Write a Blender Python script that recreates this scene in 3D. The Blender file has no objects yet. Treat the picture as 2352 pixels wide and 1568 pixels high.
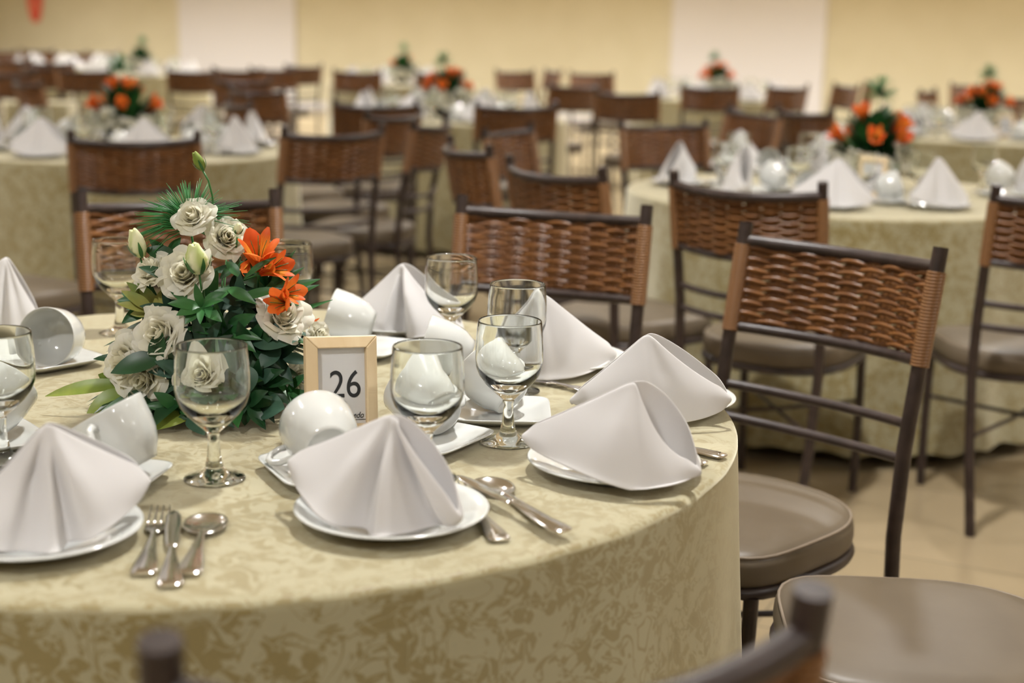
import bpy, bmesh, math, random
from mathutils import Vector, Matrix
import numpy as np

# ------------------------------------------------------------------ camera, world, exposure
CAM_H = 1.28          # camera height in metres
F_PX = 3300.0         # focal length in pixels for a 2352 px wide frame
PITCH = 0.2125
ROLL = 0.02
scn = bpy.context.scene
COL = scn.collection
cp, sp = math.cos(PITCH), math.sin(PITCH)
cr, sr = math.cos(ROLL), math.sin(ROLL)
v_r = Vector((1, 0, 0)); v_f = Vector((0, cp, -sp)); v_u = Vector((0, sp, cp))
ax = cr * v_r + sr * v_u
ay = -sr * v_r + cr * v_u
az = -v_f
cam_d = bpy.data.cameras.new('camera')
cam = bpy.data.objects.new('camera', cam_d)
COL.objects.link(cam)
cam.matrix_world = Matrix(((ax.x, ay.x, az.x, 0), (ax.y, ay.y, az.y, 0), (ax.z, ay.z, az.z, CAM_H), (0, 0, 0, 1)))
cam_d.sensor_width = 36.0
cam_d.lens = 36.0 * F_PX / 2352.0
cam_d.clip_start = 0.05
cam_d.clip_end = 100
cam_d.dof.use_dof = True
cam_d.dof.focus_distance = 1.93
cam_d.dof.aperture_fstop = 2.9
scn.camera = cam

w = bpy.data.worlds.new('world'); scn.world = w
w.use_nodes = True
w.node_tree.nodes['Background'].inputs[0].default_value = (1.0, 0.93, 0.82, 1)
w.node_tree.nodes['Background'].inputs[1].default_value = 0.05
scn.view_settings.view_transform = 'Standard'
scn.view_settings.look = 'None'
scn.view_settings.gamma = 1.0
scn.view_settings.use_curve_mapping = False
scn.view_settings.exposure = 0.38
LAMP = 22.0           # emission strength of the ceiling lamp diffusers
DOWN = 215.0          # watts of each recessed downlight
KEY = 2.1             # the downlight over the nearest table
LEV = (.92, .70, .85, 1.0, 1.9, 3.0)   # rows of lamps from the camera to the back wall

R_ = random.Random(26)
PI = math.pi


def at(px, py, z):
    """point of the photograph -> point on the horizontal plane at height z"""
    a, b = px - 1176.0, py - 784.0
    u = (cr * a + sr * b) / F_PX
    v = (-sr * a + cr * b) / F_PX
    t = (CAM_H - z) / (sp + v * cp)
    return Vector((t * u, t * (cp - v * sp), z))


def atD(px, py, D):
    """point of the photograph -> point at ground distance D"""
    a, b = px - 1176.0, py - 784.0
    u = (cr * a + sr * b) / F_PX
    v = (-sr * a + cr * b) / F_PX
    t = D / (cp - v * sp)
    return Vector((t * u, D, CAM_H - t * (sp + v * cp)))


# ------------------------------------------------------------------ materials
def mat(name, col, rough=0.5, spec=0.5, metal=0.0, trans=0.0, ior=1.45, coat=0.0, sheen=0.0, sub=0.0):
    m = bpy.data.materials.new(name); m.use_nodes = True
    b = m.node_tree.nodes['Principled BSDF']
    b.inputs['Base Color'].default_value = (*col, 1)
    b.inputs['Roughness'].default_value = rough
    b.inputs['Specular IOR Level'].default_value = spec
    b.inputs['Metallic'].default_value = metal
    b.inputs['Transmission Weight'].default_value = trans
    b.inputs['IOR'].default_value = ior
    b.inputs['Coat Weight'].default_value = coat
    b.inputs['Sheen Weight'].default_value = sheen
    if sub:
        b.inputs['Subsurface Weight'].default_value = sub
        b.inputs['Subsurface Radius'].default_value = (0.01, 0.008, 0.005)
        b.inputs['Subsurface Scale'].default_value = 0.5
    return m


def nodes(m):
    nt = m.node_tree
    return nt, nt.nodes, nt.links, nt.nodes['Principled BSDF']


def noise_mix(m, c1, c2, scale=5, detail=3, dist=0.0, lo=0.4, hi=0.6, coord='Object', rough=None, bump=0.0, stretch=None):
    nt, N, L, b = nodes(m)
    tc = N.new('ShaderNodeTexCoord')
    src = tc.outputs[coord]
    if stretch:
        mp = N.new('ShaderNodeMapping'); mp.inputs['Scale'].default_value = stretch
        L.new(src, mp.inputs[0]); src = mp.outputs[0]
    n = N.new('ShaderNodeTexNoise'); n.inputs['Scale'].default_value = scale
    n.inputs['Detail'].default_value = detail; n.inputs['Distortion'].default_value = dist
    L.new(src, n.inputs['Vector'])
    mr = N.new('ShaderNodeMapRange'); mr.inputs[1].default_value = lo; mr.inputs[2].default_value = hi
    L.new(n.outputs['Fac'], mr.inputs[0])
    mx = N.new('ShaderNodeMix'); mx.data_type = 'RGBA'
    mx.inputs[6].default_value = (*c1, 1); mx.inputs[7].default_value = (*c2, 1)
    L.new(mr.outputs[0], mx.inputs[0]); L.new(mx.outputs[2], b.inputs['Base Color'])
    if bump:
        bp = N.new('ShaderNodeBump'); bp.inputs['Strength'].default_value = bump
        bp.inputs['Distance'].default_value = 0.002
        L.new(n.outputs['Fac'], bp.inputs['Height']); L.new(bp.outputs[0], b.inputs['Normal'])
    return mr


M = {}
M['porcelain'] = mat('porcelain', (0.60, 0.61, 0.59), 0.12, 0.5, coat=0.6)
M['glass'] = mat('glass', (0.98, 1.0, 0.985), 0.0, 0.5, trans=1.0, ior=1.48)
M['thin_glass'] = bpy.data.materials.new('thin_glass'); M['thin_glass'].use_nodes = True
nt = M['thin_glass'].node_tree; nt.nodes.clear()
tr_ = nt.nodes.new('ShaderNodeBsdfTransparent'); tr_.inputs[0].default_value = (.97, .98, .965, 1)
gl_ = nt.nodes.new('ShaderNodeBsdfGlossy'); gl_.inputs['Roughness'].default_value = 0.0
lw_ = nt.nodes.new('ShaderNodeLayerWeight'); lw_.inputs['Blend'].default_value = .5
pw_ = nt.nodes.new('ShaderNodeMath'); pw_.operation = 'POWER'; pw_.inputs[1].default_value = 4.0
nt.links.new(lw_.outputs['Facing'], pw_.inputs[0])
fr_ = nt.nodes.new('ShaderNodeMapRange'); fr_.inputs[3].default_value = .075; fr_.inputs[4].default_value = .75
nt.links.new(pw_.outputs[0], fr_.inputs[0])
ms_ = nt.nodes.new('ShaderNodeMixShader'); ou_ = nt.nodes.new('ShaderNodeOutputMaterial')
nt.links.new(fr_.outputs[0], ms_.inputs[0]); nt.links.new(tr_.outputs[0], ms_.inputs[1]); nt.links.new(gl_.outputs[0], ms_.inputs[2])
nt.links.new(ms_.outputs[0], ou_.inputs[0])
M['steel'] = mat('steel', (0.74, 0.71, 0.68), 0.14, 0.5, metal=1.0)
M['frame_metal'] = mat('frame_metal', (0.055, 0.036, 0.030), 0.42, 0.5)
noise_mix(M['frame_metal'], (0.026, 0.016, 0.013), (0.038, 0.024, 0.020), 30, 2)
M['vinyl'] = mat('vinyl', (0.22, 0.175, 0.125), 0.45, 0.4)
noise_mix(M['vinyl'], (0.112, 0.085, 0.055), (0.126, 0.097, 0.064), 6, 4, bump=0.25)
M['piping'] = mat('piping', (0.20, 0.155, 0.11), 0.5)
M['rattan'] = mat('rattan', (0.16, 0.065, 0.022), 0.36, 0.4)
noise_mix(M['rattan'], (0.105, 0.040, 0.012), (0.21, 0.088, 0.026), 45, 3, lo=0.3, hi=0.7, stretch=(0.3, 1, 1))
M['wrap'] = mat('wrap', (0.30, 0.135, 0.045), 0.4, 0.5)
nt, N, L, b = nodes(M['wrap'])
tc = N.new('ShaderNodeTexCoord'); wv = N.new('ShaderNodeTexWave'); wv.bands_direction = 'Z'
wv.inputs['Scale'].default_value = 55; L.new(tc.outputs['Object'], wv.inputs['Vector'])
mx = N.new('ShaderNodeMix'); mx.data_type = 'RGBA'; mx.inputs[6].default_value = (0.17, 0.072, 0.024, 1)
mx.inputs[7].default_value = (0.225, 0.108, 0.037, 1); L.new(wv.outputs['Fac'], mx.inputs[0]); L.new(mx.outputs[2], b.inputs['Base Color'])
bp = N.new('ShaderNodeBump'); bp.inputs['Strength'].default_value = 0.6; bp.inputs['Distance'].default_value = 0.002
L.new(wv.outputs['Fac'], bp.inputs['Height']); L.new(bp.outputs[0], b.inputs['Normal'])

M['napkin'] = mat('napkin', (0.78, 0.765, 0.765), 0.85, 0.15, sheen=0.15)
nt, N, L, b = nodes(M['napkin'])
tc = N.new('ShaderNodeTexCoord'); n1 = N.new('ShaderNodeTexNoise'); n1.inputs['Scale'].default_value = 900
L.new(tc.outputs['Object'], n1.inputs['Vector']); bp = N.new('ShaderNodeBump')
bp.inputs['Strength'].default_value = 0.12; bp.inputs['Distance'].default_value = 0.0005
L.new(n1.outputs['Fac'], bp.inputs['Height']); L.new(bp.outputs[0], b.inputs['Normal'])
tl = N.new('ShaderNodeBsdfTranslucent'); tl.inputs[0].default_value = (.78, .765, .765, 1)
mxs = N.new('ShaderNodeMixShader'); mxs.inputs[0].default_value = .30
L.new(b.outputs[0], mxs.inputs[1]); L.new(tl.outputs[0], mxs.inputs[2]); L.new(mxs.outputs[0], N['Material Output'].inputs[0])

# damask: swirling leaves, woven satin on a matt ground
M['damask'] = mat('damask', (0.7, 0.64, 0.45), 0.6, 0.5, sheen=1.0)
M['damask'].node_tree.nodes['Principled BSDF'].inputs['Sheen Roughness'].default_value = 0.5
M['damask'].node_tree.nodes['Principled BSDF'].inputs['Sheen Tint'].default_value = (1, .96, .77, 1)
nt, N, L, b = nodes(M['damask'])
uv = N.new('ShaderNodeUVMap'); uv.uv_map = 'cloth'
wn = N.new('ShaderNodeTexNoise'); wn.inputs['Scale'].default_value = 9.0; wn.inputs['Detail'].default_value = 1
L.new(uv.outputs[0], wn.inputs['Vector'])
sub = N.new('ShaderNodeVectorMath'); sub.operation = 'SUBTRACT'; sub.inputs[1].default_value = (.5, .5, .5)
L.new(wn.outputs['Color'], sub.inputs[0])
scl = N.new('ShaderNodeVectorMath'); scl.operation = 'SCALE'; scl.inputs['Scale'].default_value = 0.16
L.new(sub.outputs[0], scl.inputs[0])
add = N.new('ShaderNodeVectorMath'); add.operation = 'ADD'
L.new(uv.outputs[0], add.inputs[0]); L.new(scl.outputs[0], add.inputs[1])
vo = N.new('ShaderNodeTexVoronoi'); vo.feature = 'F1'; vo.inputs['Scale'].default_value = 24.0
L.new(add.outputs[0], vo.inputs['Vector'])
n2 = N.new('ShaderNodeTexNoise'); n2.inputs['Scale'].default_value = 30.0; n2.inputs['Detail'].default_value = 1.5
n2.inputs['Distortion'].default_value = 2.6
L.new(uv.outputs[0], n2.inputs['Vector'])
m1 = N.new('ShaderNodeMath'); m1.operation = 'MULTIPLY_ADD'; m1.inputs[1].default_value = 0.45
L.new(vo.outputs['Distance'], m1.inputs[0]); L.new(n2.outputs['Fac'], m1.inputs[2])
mr = N.new('ShaderNodeMapRange'); mr.inputs[1].default_value = 0.68; mr.inputs[2].default_value = 0.73
L.new(m1.outputs[0], mr.inputs[0])
n3 = N.new('ShaderNodeTexNoise'); n3.inputs['Scale'].default_value = 20.0; n3.inputs['Detail'].default_value = 1.0
n3.inputs['Distortion'].default_value = 1.5
L.new(add.outputs[0], n3.inputs['Vector'])
s3 = N.new('ShaderNodeMath'); s3.operation = 'SUBTRACT'; s3.inputs[1].default_value = .5; L.new(n3.outputs['Fac'], s3.inputs[0])
a3 = N.new('ShaderNodeMath'); a3.operation = 'ABSOLUTE'; L.new(s3.outputs[0], a3.inputs[0])
m3 = N.new('ShaderNodeMapRange'); m3.inputs[1].default_value = .012; m3.inputs[2].default_value = .024
m3.inputs[3].default_value = 1; m3.inputs[4].default_value = 0; L.new(a3.outputs[0], m3.inputs[0])
df3 = N.new('ShaderNodeMath'); df3.operation = 'SUBTRACT'; L.new(mr.outputs[0], df3.inputs[0]); L.new(m3.outputs[0], df3.inputs[1])
ab3 = N.new('ShaderNodeMath'); ab3.operation = 'ABSOLUTE'; L.new(df3.outputs[0], ab3.inputs[0])
mr = ab3
mx = N.new('ShaderNodeMix'); mx.data_type = 'RGBA'
mx.inputs[6].default_value = (0.208, 0.160, 0.056, 1); mx.inputs[7].default_value = (0.31, 0.275, 0.16, 1)
L.new(mr.outputs[0], mx.inputs[0]); L.new(mx.outputs[2], b.inputs['Base Color'])
mr2 = N.new('ShaderNodeMapRange'); mr2.inputs[3].default_value = 0.5; mr2.inputs[4].default_value = 0.75
L.new(mr.outputs[0], mr2.inputs[0]); L.new(mr2.outputs[0], b.inputs['Roughness'])

M['wood'] = mat('wood', (0.72, 0.52, 0.29), 0.5)
noise_mix(M['wood'], (0.70, 0.52, 0.30), (0.80, 0.64, 0.41), 40, 4, 0.4, 0.3, 0.7, stretch=(1, 1, .15))
M['card'] = mat('card', (0.66, 0.66, 0.67), 0.7, 0.2)
M['ink'] = mat('ink', (0.018, 0.02, 0.022), 0.6)
M['dark'] = mat('dark', (0.03, 0.03, 0.028), 0.6)
M['table_wood'] = mat('table_wood', (0.16, 0.10, 0.06), 0.5)

M['petal'] = mat('petal', (0.86, 0.84, 0.76), 0.55, 0.3, sub=0.25)
noise_mix(M['petal'], (0.86, 0.85, 0.78), (0.83, 0.81, 0.68), 40, 2)
M['petal_inner'] = mat('petal_inner', (0.86, 0.84, 0.70), 0.55, 0.3, sub=0.25)
M['bud'] = mat('bud', (0.62, 0.66, 0.36), 0.5, 0.3, sub=0.15)
noise_mix(M['bud'], (0.50, 0.58, 0.22), (0.78, 0.78, 0.52), 60, 2, stretch=(1, 1, .3))
M['orange'] = mat('orange', (0.80, 0.13, 0.02), 0.45, 0.3, sub=0.15)
noise_mix(M['orange'], (0.72, 0.085, 0.012), (0.88, 0.20, 0.035), 30, 3)
M['orange_yellow'] = mat('orange_yellow', (0.85, 0.35, 0.05), 0.45, 0.3)
nt, N, L, b = nodes(M['orange_yellow'])
uvn = N.new('ShaderNodeUVMap'); uvn.uv_map = 'UVMap'
sx = N.new('ShaderNodeSeparateXYZ'); L.new(uvn.outputs[0], sx.inputs[0])
cr_ = N.new('ShaderNodeValToRGB')
cr_.color_ramp.elements[0].position = 0.15; cr_.color_ramp.elements[0].color = (0.80, 0.16, 0.03, 1)
cr_.color_ramp.elements[1].position = 0.85; cr_.color_ramp.elements[1].color = (0.80, 0.13, 0.02, 1)
e = cr_.color_ramp.elements.new(0.5); e.color = (0.86, 0.55, 0.05, 1)
L.new(sx.outputs[1], cr_.inputs[0])
wv = N.new('ShaderNodeTexWave'); wv.bands_direction = 'X'; wv.inputs['Scale'].default_value = 3.5
wv.inputs['Distortion'].default_value = 1.0
L.new(uvn.outputs[0], wv.inputs['Vector'])
mr = N.new('ShaderNodeMapRange'); mr.inputs[1].default_value = 0.88; mr.inputs[2].default_value = 0.96
L.new(wv.outputs['Fac'], mr.inputs[0])
mx = N.new('ShaderNodeMix'); mx.data_type = 'RGBA'; L.new(mr.outputs[0], mx.inputs[0])
L.new(cr_.outputs[0], mx.inputs[6]); mx.inputs[7].default_value = (0.30, 0.03, 0.01, 1)
L.new(mx.outputs[2], b.inputs['Base Color'])


def translucent(m, col, f):
    nt, N, L, b = nodes(m)
    t = N.new('ShaderNodeBsdfTranslucent'); t.inputs[0].default_value = (*col, 1)
    x = N.new('ShaderNodeMixShader'); x.inputs[0].default_value = f
    L.new(b.outputs[0], x.inputs[1]); L.new(t.outputs[0], x.inputs[2]); L.new(x.outputs[0], N['Material Output'].inputs[0])


for q_ in ('petal', 'petal_inner'):
    b = M[q_].node_tree.nodes['Principled BSDF']; b.inputs['Subsurface Weight'].default_value = 0
    translucent(M[q_], (.90, .87, .74), .42)
for q_ in ('orange', 'orange_yellow'):
    M[q_].node_tree.nodes['Principled BSDF'].inputs['Subsurface Weight'].default_value = 0
    translucent(M[q_], (.85, .18, .03), .3)


def leafmat(name, c1, c2, rough=0.38):
    m = mat(name, c1, rough, 0.5)
    noise_mix(m, c1, c2, 25, 3, 0.3, 0.3, 0.7)
    return m


M['leaf_dark'] = leafmat('leaf_dark', (0.007, 0.036, 0.012), (0.015, 0.068, 0.020))
M['leaf_mid'] = leafmat('leaf_mid', (0.016, 0.085, 0.024), (0.038, 0.145, 0.036))
M['leaf_grey'] = leafmat('leaf_grey', (0.018, 0.058, 0.035), (0.036, 0.092, 0.056), 0.5)
M['leaf_light'] = leafmat('leaf_light', (0.16, 0.24, 0.035), (0.26, 0.31, 0.06))
M['leaf_var'] = leafmat('leaf_var', (0.13, 0.20, 0.04), (0.42, 0.40, 0.11), 0.45)
M['needle'] = leafmat('needle', (0.025, 0.15, 0.045), (0.05, 0.24, 0.06))
M['stem'] = leafmat('stem', (0.03, 0.13, 0.03), (0.06, 0.19, 0.05))

M['wall_paint'] = mat('wall_paint', (0.62, 0.52, 0.345), 0.85, 0.2)
noise_mix(M['wall_paint'], (0.595, 0.535, 0.365), (0.615, 0.555, 0.385), 2, 2)
M['white_paint'] = mat('white_paint', (0.68, 0.65, 0.63), 0.8, 0.2)
M['ceiling'] = mat('ceiling_paint', (0.80, 0.76, 0.68), 0.9, 0.1)
M['red'] = mat('red', (0.70, 0.07, 0.035), 0.5)
M['pink'] = mat('pink', (0.80, 0.30, 0.20), 0.5)
M['floor'] = mat('floor_tile', (0.62, 0.49, 0.32), 0.22, 0.5)
nt, N, L, b = nodes(M['floor'])
tc = N.new('ShaderNodeTexCoord')
br = N.new('ShaderNodeTexBrick'); br.offset = 0.0
br.inputs['Scale'].default_value = 1.0; br.inputs['Brick Width'].default_value = 0.6; br.inputs['Row Height'].default_value = 0.6
br.inputs['Mortar Size'].default_value = 0.003
br.inputs['Color1'].default_value = (0.29, 0.225, 0.135, 1); br.inputs['Color2'].default_value = (0.315, 0.245, 0.15, 1)
br.inputs['Mortar'].default_value = (0.20, 0.155, 0.10, 1)
L.new(tc.outputs['Object'], br.inputs['Vector'])
L.new(br.outputs['Color'], b.inputs['Base Color'])

M['lamp'] = bpy.data.materials.new('lamp_diffuser'); M['lamp'].use_nodes = True
nt = M['lamp'].node_tree; nt.nodes.clear()
em = nt.nodes.new('ShaderNodeEmission'); em.inputs[0].default_value = (1.0, 0.985, 0.96, 1); em.inputs[1].default_value = LAMP
o_ = nt.nodes.new('ShaderNodeOutputMaterial'); nt.links.new(em.outputs[0], o_.inputs[0])


# ------------------------------------------------------------------ mesh helpers
class MB:
    def __init__(s):
        s.v = []; s.f = []; s.uv = []; s.mi = []; s.cur = 0

    def add(s, vs, fs, uvs=None):
        o = len(s.v)
        s.v += [tuple(p) for p in vs]
        s.uv += list(uvs) if uvs is not None else [(0, 0)] * len(vs)
        for f in fs:
            s.f.append(tuple(i + o for i in f)); s.mi.append(s.cur)

    def grid(s, P, uvs=None, close_u=False, close_v=False):
        """P[i][j] rows"""
        nu, nv = len(P), len(P[0])
        vs = [p for r in P for p in r]
        fs = []
        for i in range(nu if close_u else nu - 1):
            for j in range(nv if close_v else nv - 1):
                a = i * nv + j; b_ = i * nv + (j + 1) % nv
                c = ((i + 1) % nu) * nv + (j + 1) % nv; d = ((i + 1) % nu) * nv + j
                fs.append((a, b_, c, d))
        s.add(vs, fs, uvs)

    def tube(s, pts, rad, n=8, cap=True, flat=1.0, closed=False):
        pts = [Vector(p) for p in pts]
        m = len(pts)
        rs = rad if isinstance(rad, (list, tuple)) else [rad] * m
        ring = []
        t0 = (pts[1] - pts[0]).normalized()
        ref = Vector((0, 0, 1)) if abs(t0.z) < 0.9 else Vector((0, 1, 0))
        nrm = t0.cross(ref).normalized()
        for i in range(m):
            if closed:
                t = (pts[(i + 1) % m] - pts[i - 1]).normalized()
            else:
                t = (pts[min(i + 1, m - 1)] - pts[max(i - 1, 0)]).normalized()
            nrm = (nrm - t * nrm.dot(t)).normalized()
            bn = t.cross(nrm)
            ring.append([pts[i] + (nrm * math.cos(2 * PI * k / n) + bn * math.sin(2 * PI * k / n) * flat) * rs[i] for k in range(n)])
        s.grid(ring, close_v=True, close_u=closed)
        if cap and not closed:
            o = len(s.v) - m * n
            s.f.append(tuple(o + k for k in range(n))[::-1]); s.mi.append(s.cur)
            s.f.append(tuple(o + (m - 1) * n + k for k in range(n))); s.mi.append(s.cur)

    def box(s, c, d, M3=None):
        vs = []
        for x in (-1, 1):
            for y in (-1, 1):
                for z in (-1, 1):
                    p = Vector((x * d[0] / 2, y * d[1] / 2, z * d[2] / 2))
                    if M3: p = M3 @ p
                    vs.append(Vector(c) + p)
        s.add(vs, [(0, 1, 3, 2), (4, 6, 7, 5), (0, 4, 5, 1), (2, 3, 7, 6), (0, 2, 6, 4), (1, 5, 7, 3)])

    def lathe(s, prof, n=48, squ=0.0, close=True, sx=1.0):
        """prof list of (r,z); squ=superellipse-ness"""
        P = []
        for (r, z) in prof:
            row = []
            for k in range(n):
                a = 2 * PI * k / n
                ca, sa = math.cos(a), math.sin(a)
                q = 1.0
                if squ:
                    q = (abs(ca) ** squ + abs(sa) ** squ) ** (-1 / squ)
                row.append((r * q * ca * sx, r * q * sa, z))
            P.append(row)
        s.grid(P, close_v=True)

    def build(s, name, m, parent=None, smooth=True, uvname=None, recalc=True):
        me = bpy.data.meshes.new(name)
        me.from_pydata([tuple(map(float, p)) for p in s.v], [], s.f)
        ms = m if isinstance(m, (list, tuple)) else [m]
        for q in ms: me.materials.append(q)
        if len(ms) > 1:
            me.polygons.foreach_set('material_index', s.mi)
        if uvname:
            ul = me.uv_layers.new(name=uvname)
            li = np.zeros(len(me.loops), dtype=np.int32); me.loops.foreach_get('vertex_index', li)
            ul.data.foreach_set('uv', np.array(s.uv, dtype=np.float32)[li].ravel())
        if smooth:
            me.polygons.foreach_set('use_smooth', [True] * len(me.polygons))
        me.update()
        if recalc:
            bm = bmesh.new(); bm.from_mesh(me)
            bmesh.ops.recalc_face_normals(bm, faces=bm.faces)
            bm.to_mesh(me); bm.free()
        o = bpy.data.objects.new(name, me); COL.objects.link(o)
        if parent: o.parent = parent
        return o


def sharp(o, ang=35):
    try:
        o.data.set_sharp_from_angle(angle=math.radians(ang))
    except Exception:
        pass
    return o


def bevel(o, wd, seg=2):
    b_ = o.modifiers.new('bevel', 'BEVEL'); b_.width = wd; b_.segments = seg; b_.limit_method = 'ANGLE'
    return o


def thing(name, label, cat, loc=(0, 0, 0), rz=0.0, group=None):
    o = bpy.data.objects.new(name, None); COL.objects.link(o)
    o.empty_display_size = 0.05
    o.location = loc; o.rotation_euler = (0, 0, rz)
    return tag(o, label, cat, group)


def tag(o, label=None, cat=None, group=None, kind=None):
    if label: o['label'] = label
    if cat: o['category'] = cat
    if group: o['group'] = group
    if kind: o['kind'] = kind
    return o


def dup(root, label=None, group=None, mtx=None, loc=None, rz=None):
    def rec(o, par):
        c = o.copy(); COL.objects.link(c)
        if par: c.parent = par
        for ch in list(kids.get(o.name, [])): rec(ch, c)
        return c
    kids = {}
    for o in list(root.children_recursive):
        kids.setdefault(o.parent.name, []).append(o)
    r = rec(root, None)
    if label: r['label'] = label
    if group: r['group'] = group
    if mtx is not None: r.matrix_world = mtx
    if loc is not None: r.location = loc
    if rz is not None: r.rotation_euler = (0, 0, rz)
    return r


class Proto:
    """first use places the prototype itself, later uses place copies"""
    def __init__(s, root): s.root = root; s.used = False

    def put(s, label, loc, rz=0.0, group=None):
        if not s.used:
            s.used = True; o = s.root
            o['label'] = label
            if group: o['group'] = group
        else:
            o = dup(s.root, label, group)
        o.rotation_mode = 'XYZ'
        o.location = loc; o.rotation_euler = (0, 0, rz)
        return o


# ------------------------------------------------------------------ the room
e1 = Vector((0.908, -0.418, 0)).normalized(); e2 = Vector((0.418, 0.908, 0)).normalized()
S0, S1, W0, W1, HC = -21.0, 7.5, -4.5, 20.0, 3.3
RZ = math.atan2(e1.y, e1.x)


def room(s, w_, z): return e1 * s + e2 * w_ + Vector((0, 0, z))


def slab(name, c, d, m):
    b_ = MB(); b_.box((0, 0, 0), d)
    o = b_.build(name, m, smooth=False); o.location = c; o.rotation_euler = (0, 0, RZ)
    o['kind'] = 'structure'
    return o


LS, LW = S1 - S0, W1 - W0
slab('floor', room((S0 + S1) / 2, (W0 + W1) / 2, -0.05), (LS, LW, 0.1), M['floor'])
slab('ceiling', room((S0 + S1) / 2, (W0 + W1) / 2, HC + 0.05), (LS, LW, 0.1), M['ceiling'])
slab('wall_back', room((S0 + S1) / 2, W1 + 0.05, HC / 2), (LS, 0.1, HC), M['wall_paint'])
slab('wall_front', room((S0 + S1) / 2, W0 - 0.05, HC / 2), (LS, 0.1, HC), M['wall_paint'])
slab('wall_left', room(S0 - 0.05, (W0 + W1) / 2, HC / 2), (0.1, LW, HC), M['wall_paint'])
slab('wall_right', room(S1 + 0.05, (W0 + W1) / 2, HC / 2), (0.1, LW, HC), M['wall_paint'])
slab('baseboard_back', room((S0 + S1) / 2, W1 - 0.01, 0.05), (LS, 0.02, 0.10), M['white_paint'])


def wall_s(px, y=60):
    """where the ray through image column px meets the back wall (coordinate along the wall)"""
    d = atD(px, y, 10.0); d.z = 0
    t = (W1 - 0.05) / d.dot(e2)
    return (d * t).dot(e1)


for i, (a, b_) in enumerate(((410, 677), (1543, 1897))):
    s0, s1 = wall_s(a), wall_s(b_)
    slab('trim_%d' % (i + 1), room((s0 + s1) / 2, W1 - 0.025, HC / 2), (s1 - s0, 0.05, HC - 0.002), M['white_paint'])

# red sign on the back wall (only its lower tip is in view)
s_c = wall_s(78, 20)
sg = thing('wall_sign', 'red tapered sign hanging on the beige back wall at upper left', 'sign',
           room(s_c, W1 - 0.012, 1.27), RZ)
m_ = MB()
prof = []
K = 28
for k in range(K):
    t = k / K * 2 * PI
    x = 0.17 * math.copysign(abs(math.cos(t)) ** .62, math.cos(t)) * (1 - 0.30 * max(0, -math.sin(t))); z = 0.36 + 0.36 * math.sin(t)
    prof.append((x, z))
m_.add([(x, 0.0, z) for x, z in prof] + [(x, -0.02, z) for x, z in prof],
       [tuple(range(K, 2 * K)), tuple(range(K))[::-1]] + [(k, (k + 1) % K, (k + 1) % K + K, k + K) for k in range(K)])
m_.build('sign_plate', M['red'], sg, smooth=False)
m_ = MB()
for (x, z, w_, h_) in ((-.045, .30, .04, .22), (.045, .30, .04, .22), (0, .14, .10, .02), (0, .44, .10, .03)):
    m_.box((x, -0.022, z), (w_, 0.004, h_))
m_.build('sign_marking', M['pink'], sg, smooth=False)

# ceiling lamps on a regular grid
lampp = None
fx = MB(); fx.lathe([(0.0, 0.0), (0.165, 0.0), (0.17, -0.012), (0.165, -0.03), (0.145, -0.03), (0.145, -0.02)], 32)
li = MB(); li.lathe([(0.0, -0.024), (0.145, -0.024)], 32)
lamp_root = thing('ceiling_light', 'round ceiling lamp with a white diffuser', 'lamp', group='round ceiling lamps')
o = fx.build('frame', M['ceiling'], lamp_root); sharp(o)
o = li.build('diffuser', M['lamp'], lamp_root)
sd_ = bpy.data.lights.new('downlight', 'SPOT'); sd_.energy = DOWN; sd_.color = (1.0, .985, .96)
sd_.spot_size = math.radians(152); sd_.spot_blend = .9; sd_.shadow_soft_size = .10
so_ = bpy.data.objects.new('downlight', sd_); COL.objects.link(so_); so_.parent = lamp_root; so_.location = (0, 0, -.06)
LP = Proto(lamp_root)
for i in range(8):
    for j in range(6):
        lo_ = LP.put('round ceiling lamp %s, %s' % (('nearest the front wall', 'in the row above the nearest table', 'in the third row from the front', 'in the fourth row from the front', 'in the fifth row from the front', 'in the row along the back wall')[j], ('at the left wall', 'second from the left wall', 'third from the left wall', 'fourth from the left wall', 'fourth from the right wall', 'third from the right wall', 'second from the right wall', 'at the right wall')[i]), room(-.9 + 3.25 * (i - 5), -.9 + 3.5 * j, HC), 0, 'round ceiling lamps')
        k_ = LEV[j] * (KEY if (i, j) == (5, 1) else 1.0)
        for c_ in lo_.children:
            if c_.type == 'LIGHT':
                c_.data = sd_.copy(); c_.data.energy = DOWN * k_


# ------------------------------------------------------------------ chairs
def tube_part(name, pts, r, parent, m='frame_metal', n=10):
    b_ = MB(); b_.tube(pts, r, n); o = b_.build(name, M[m], parent); sharp(o, 50); return o


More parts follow.
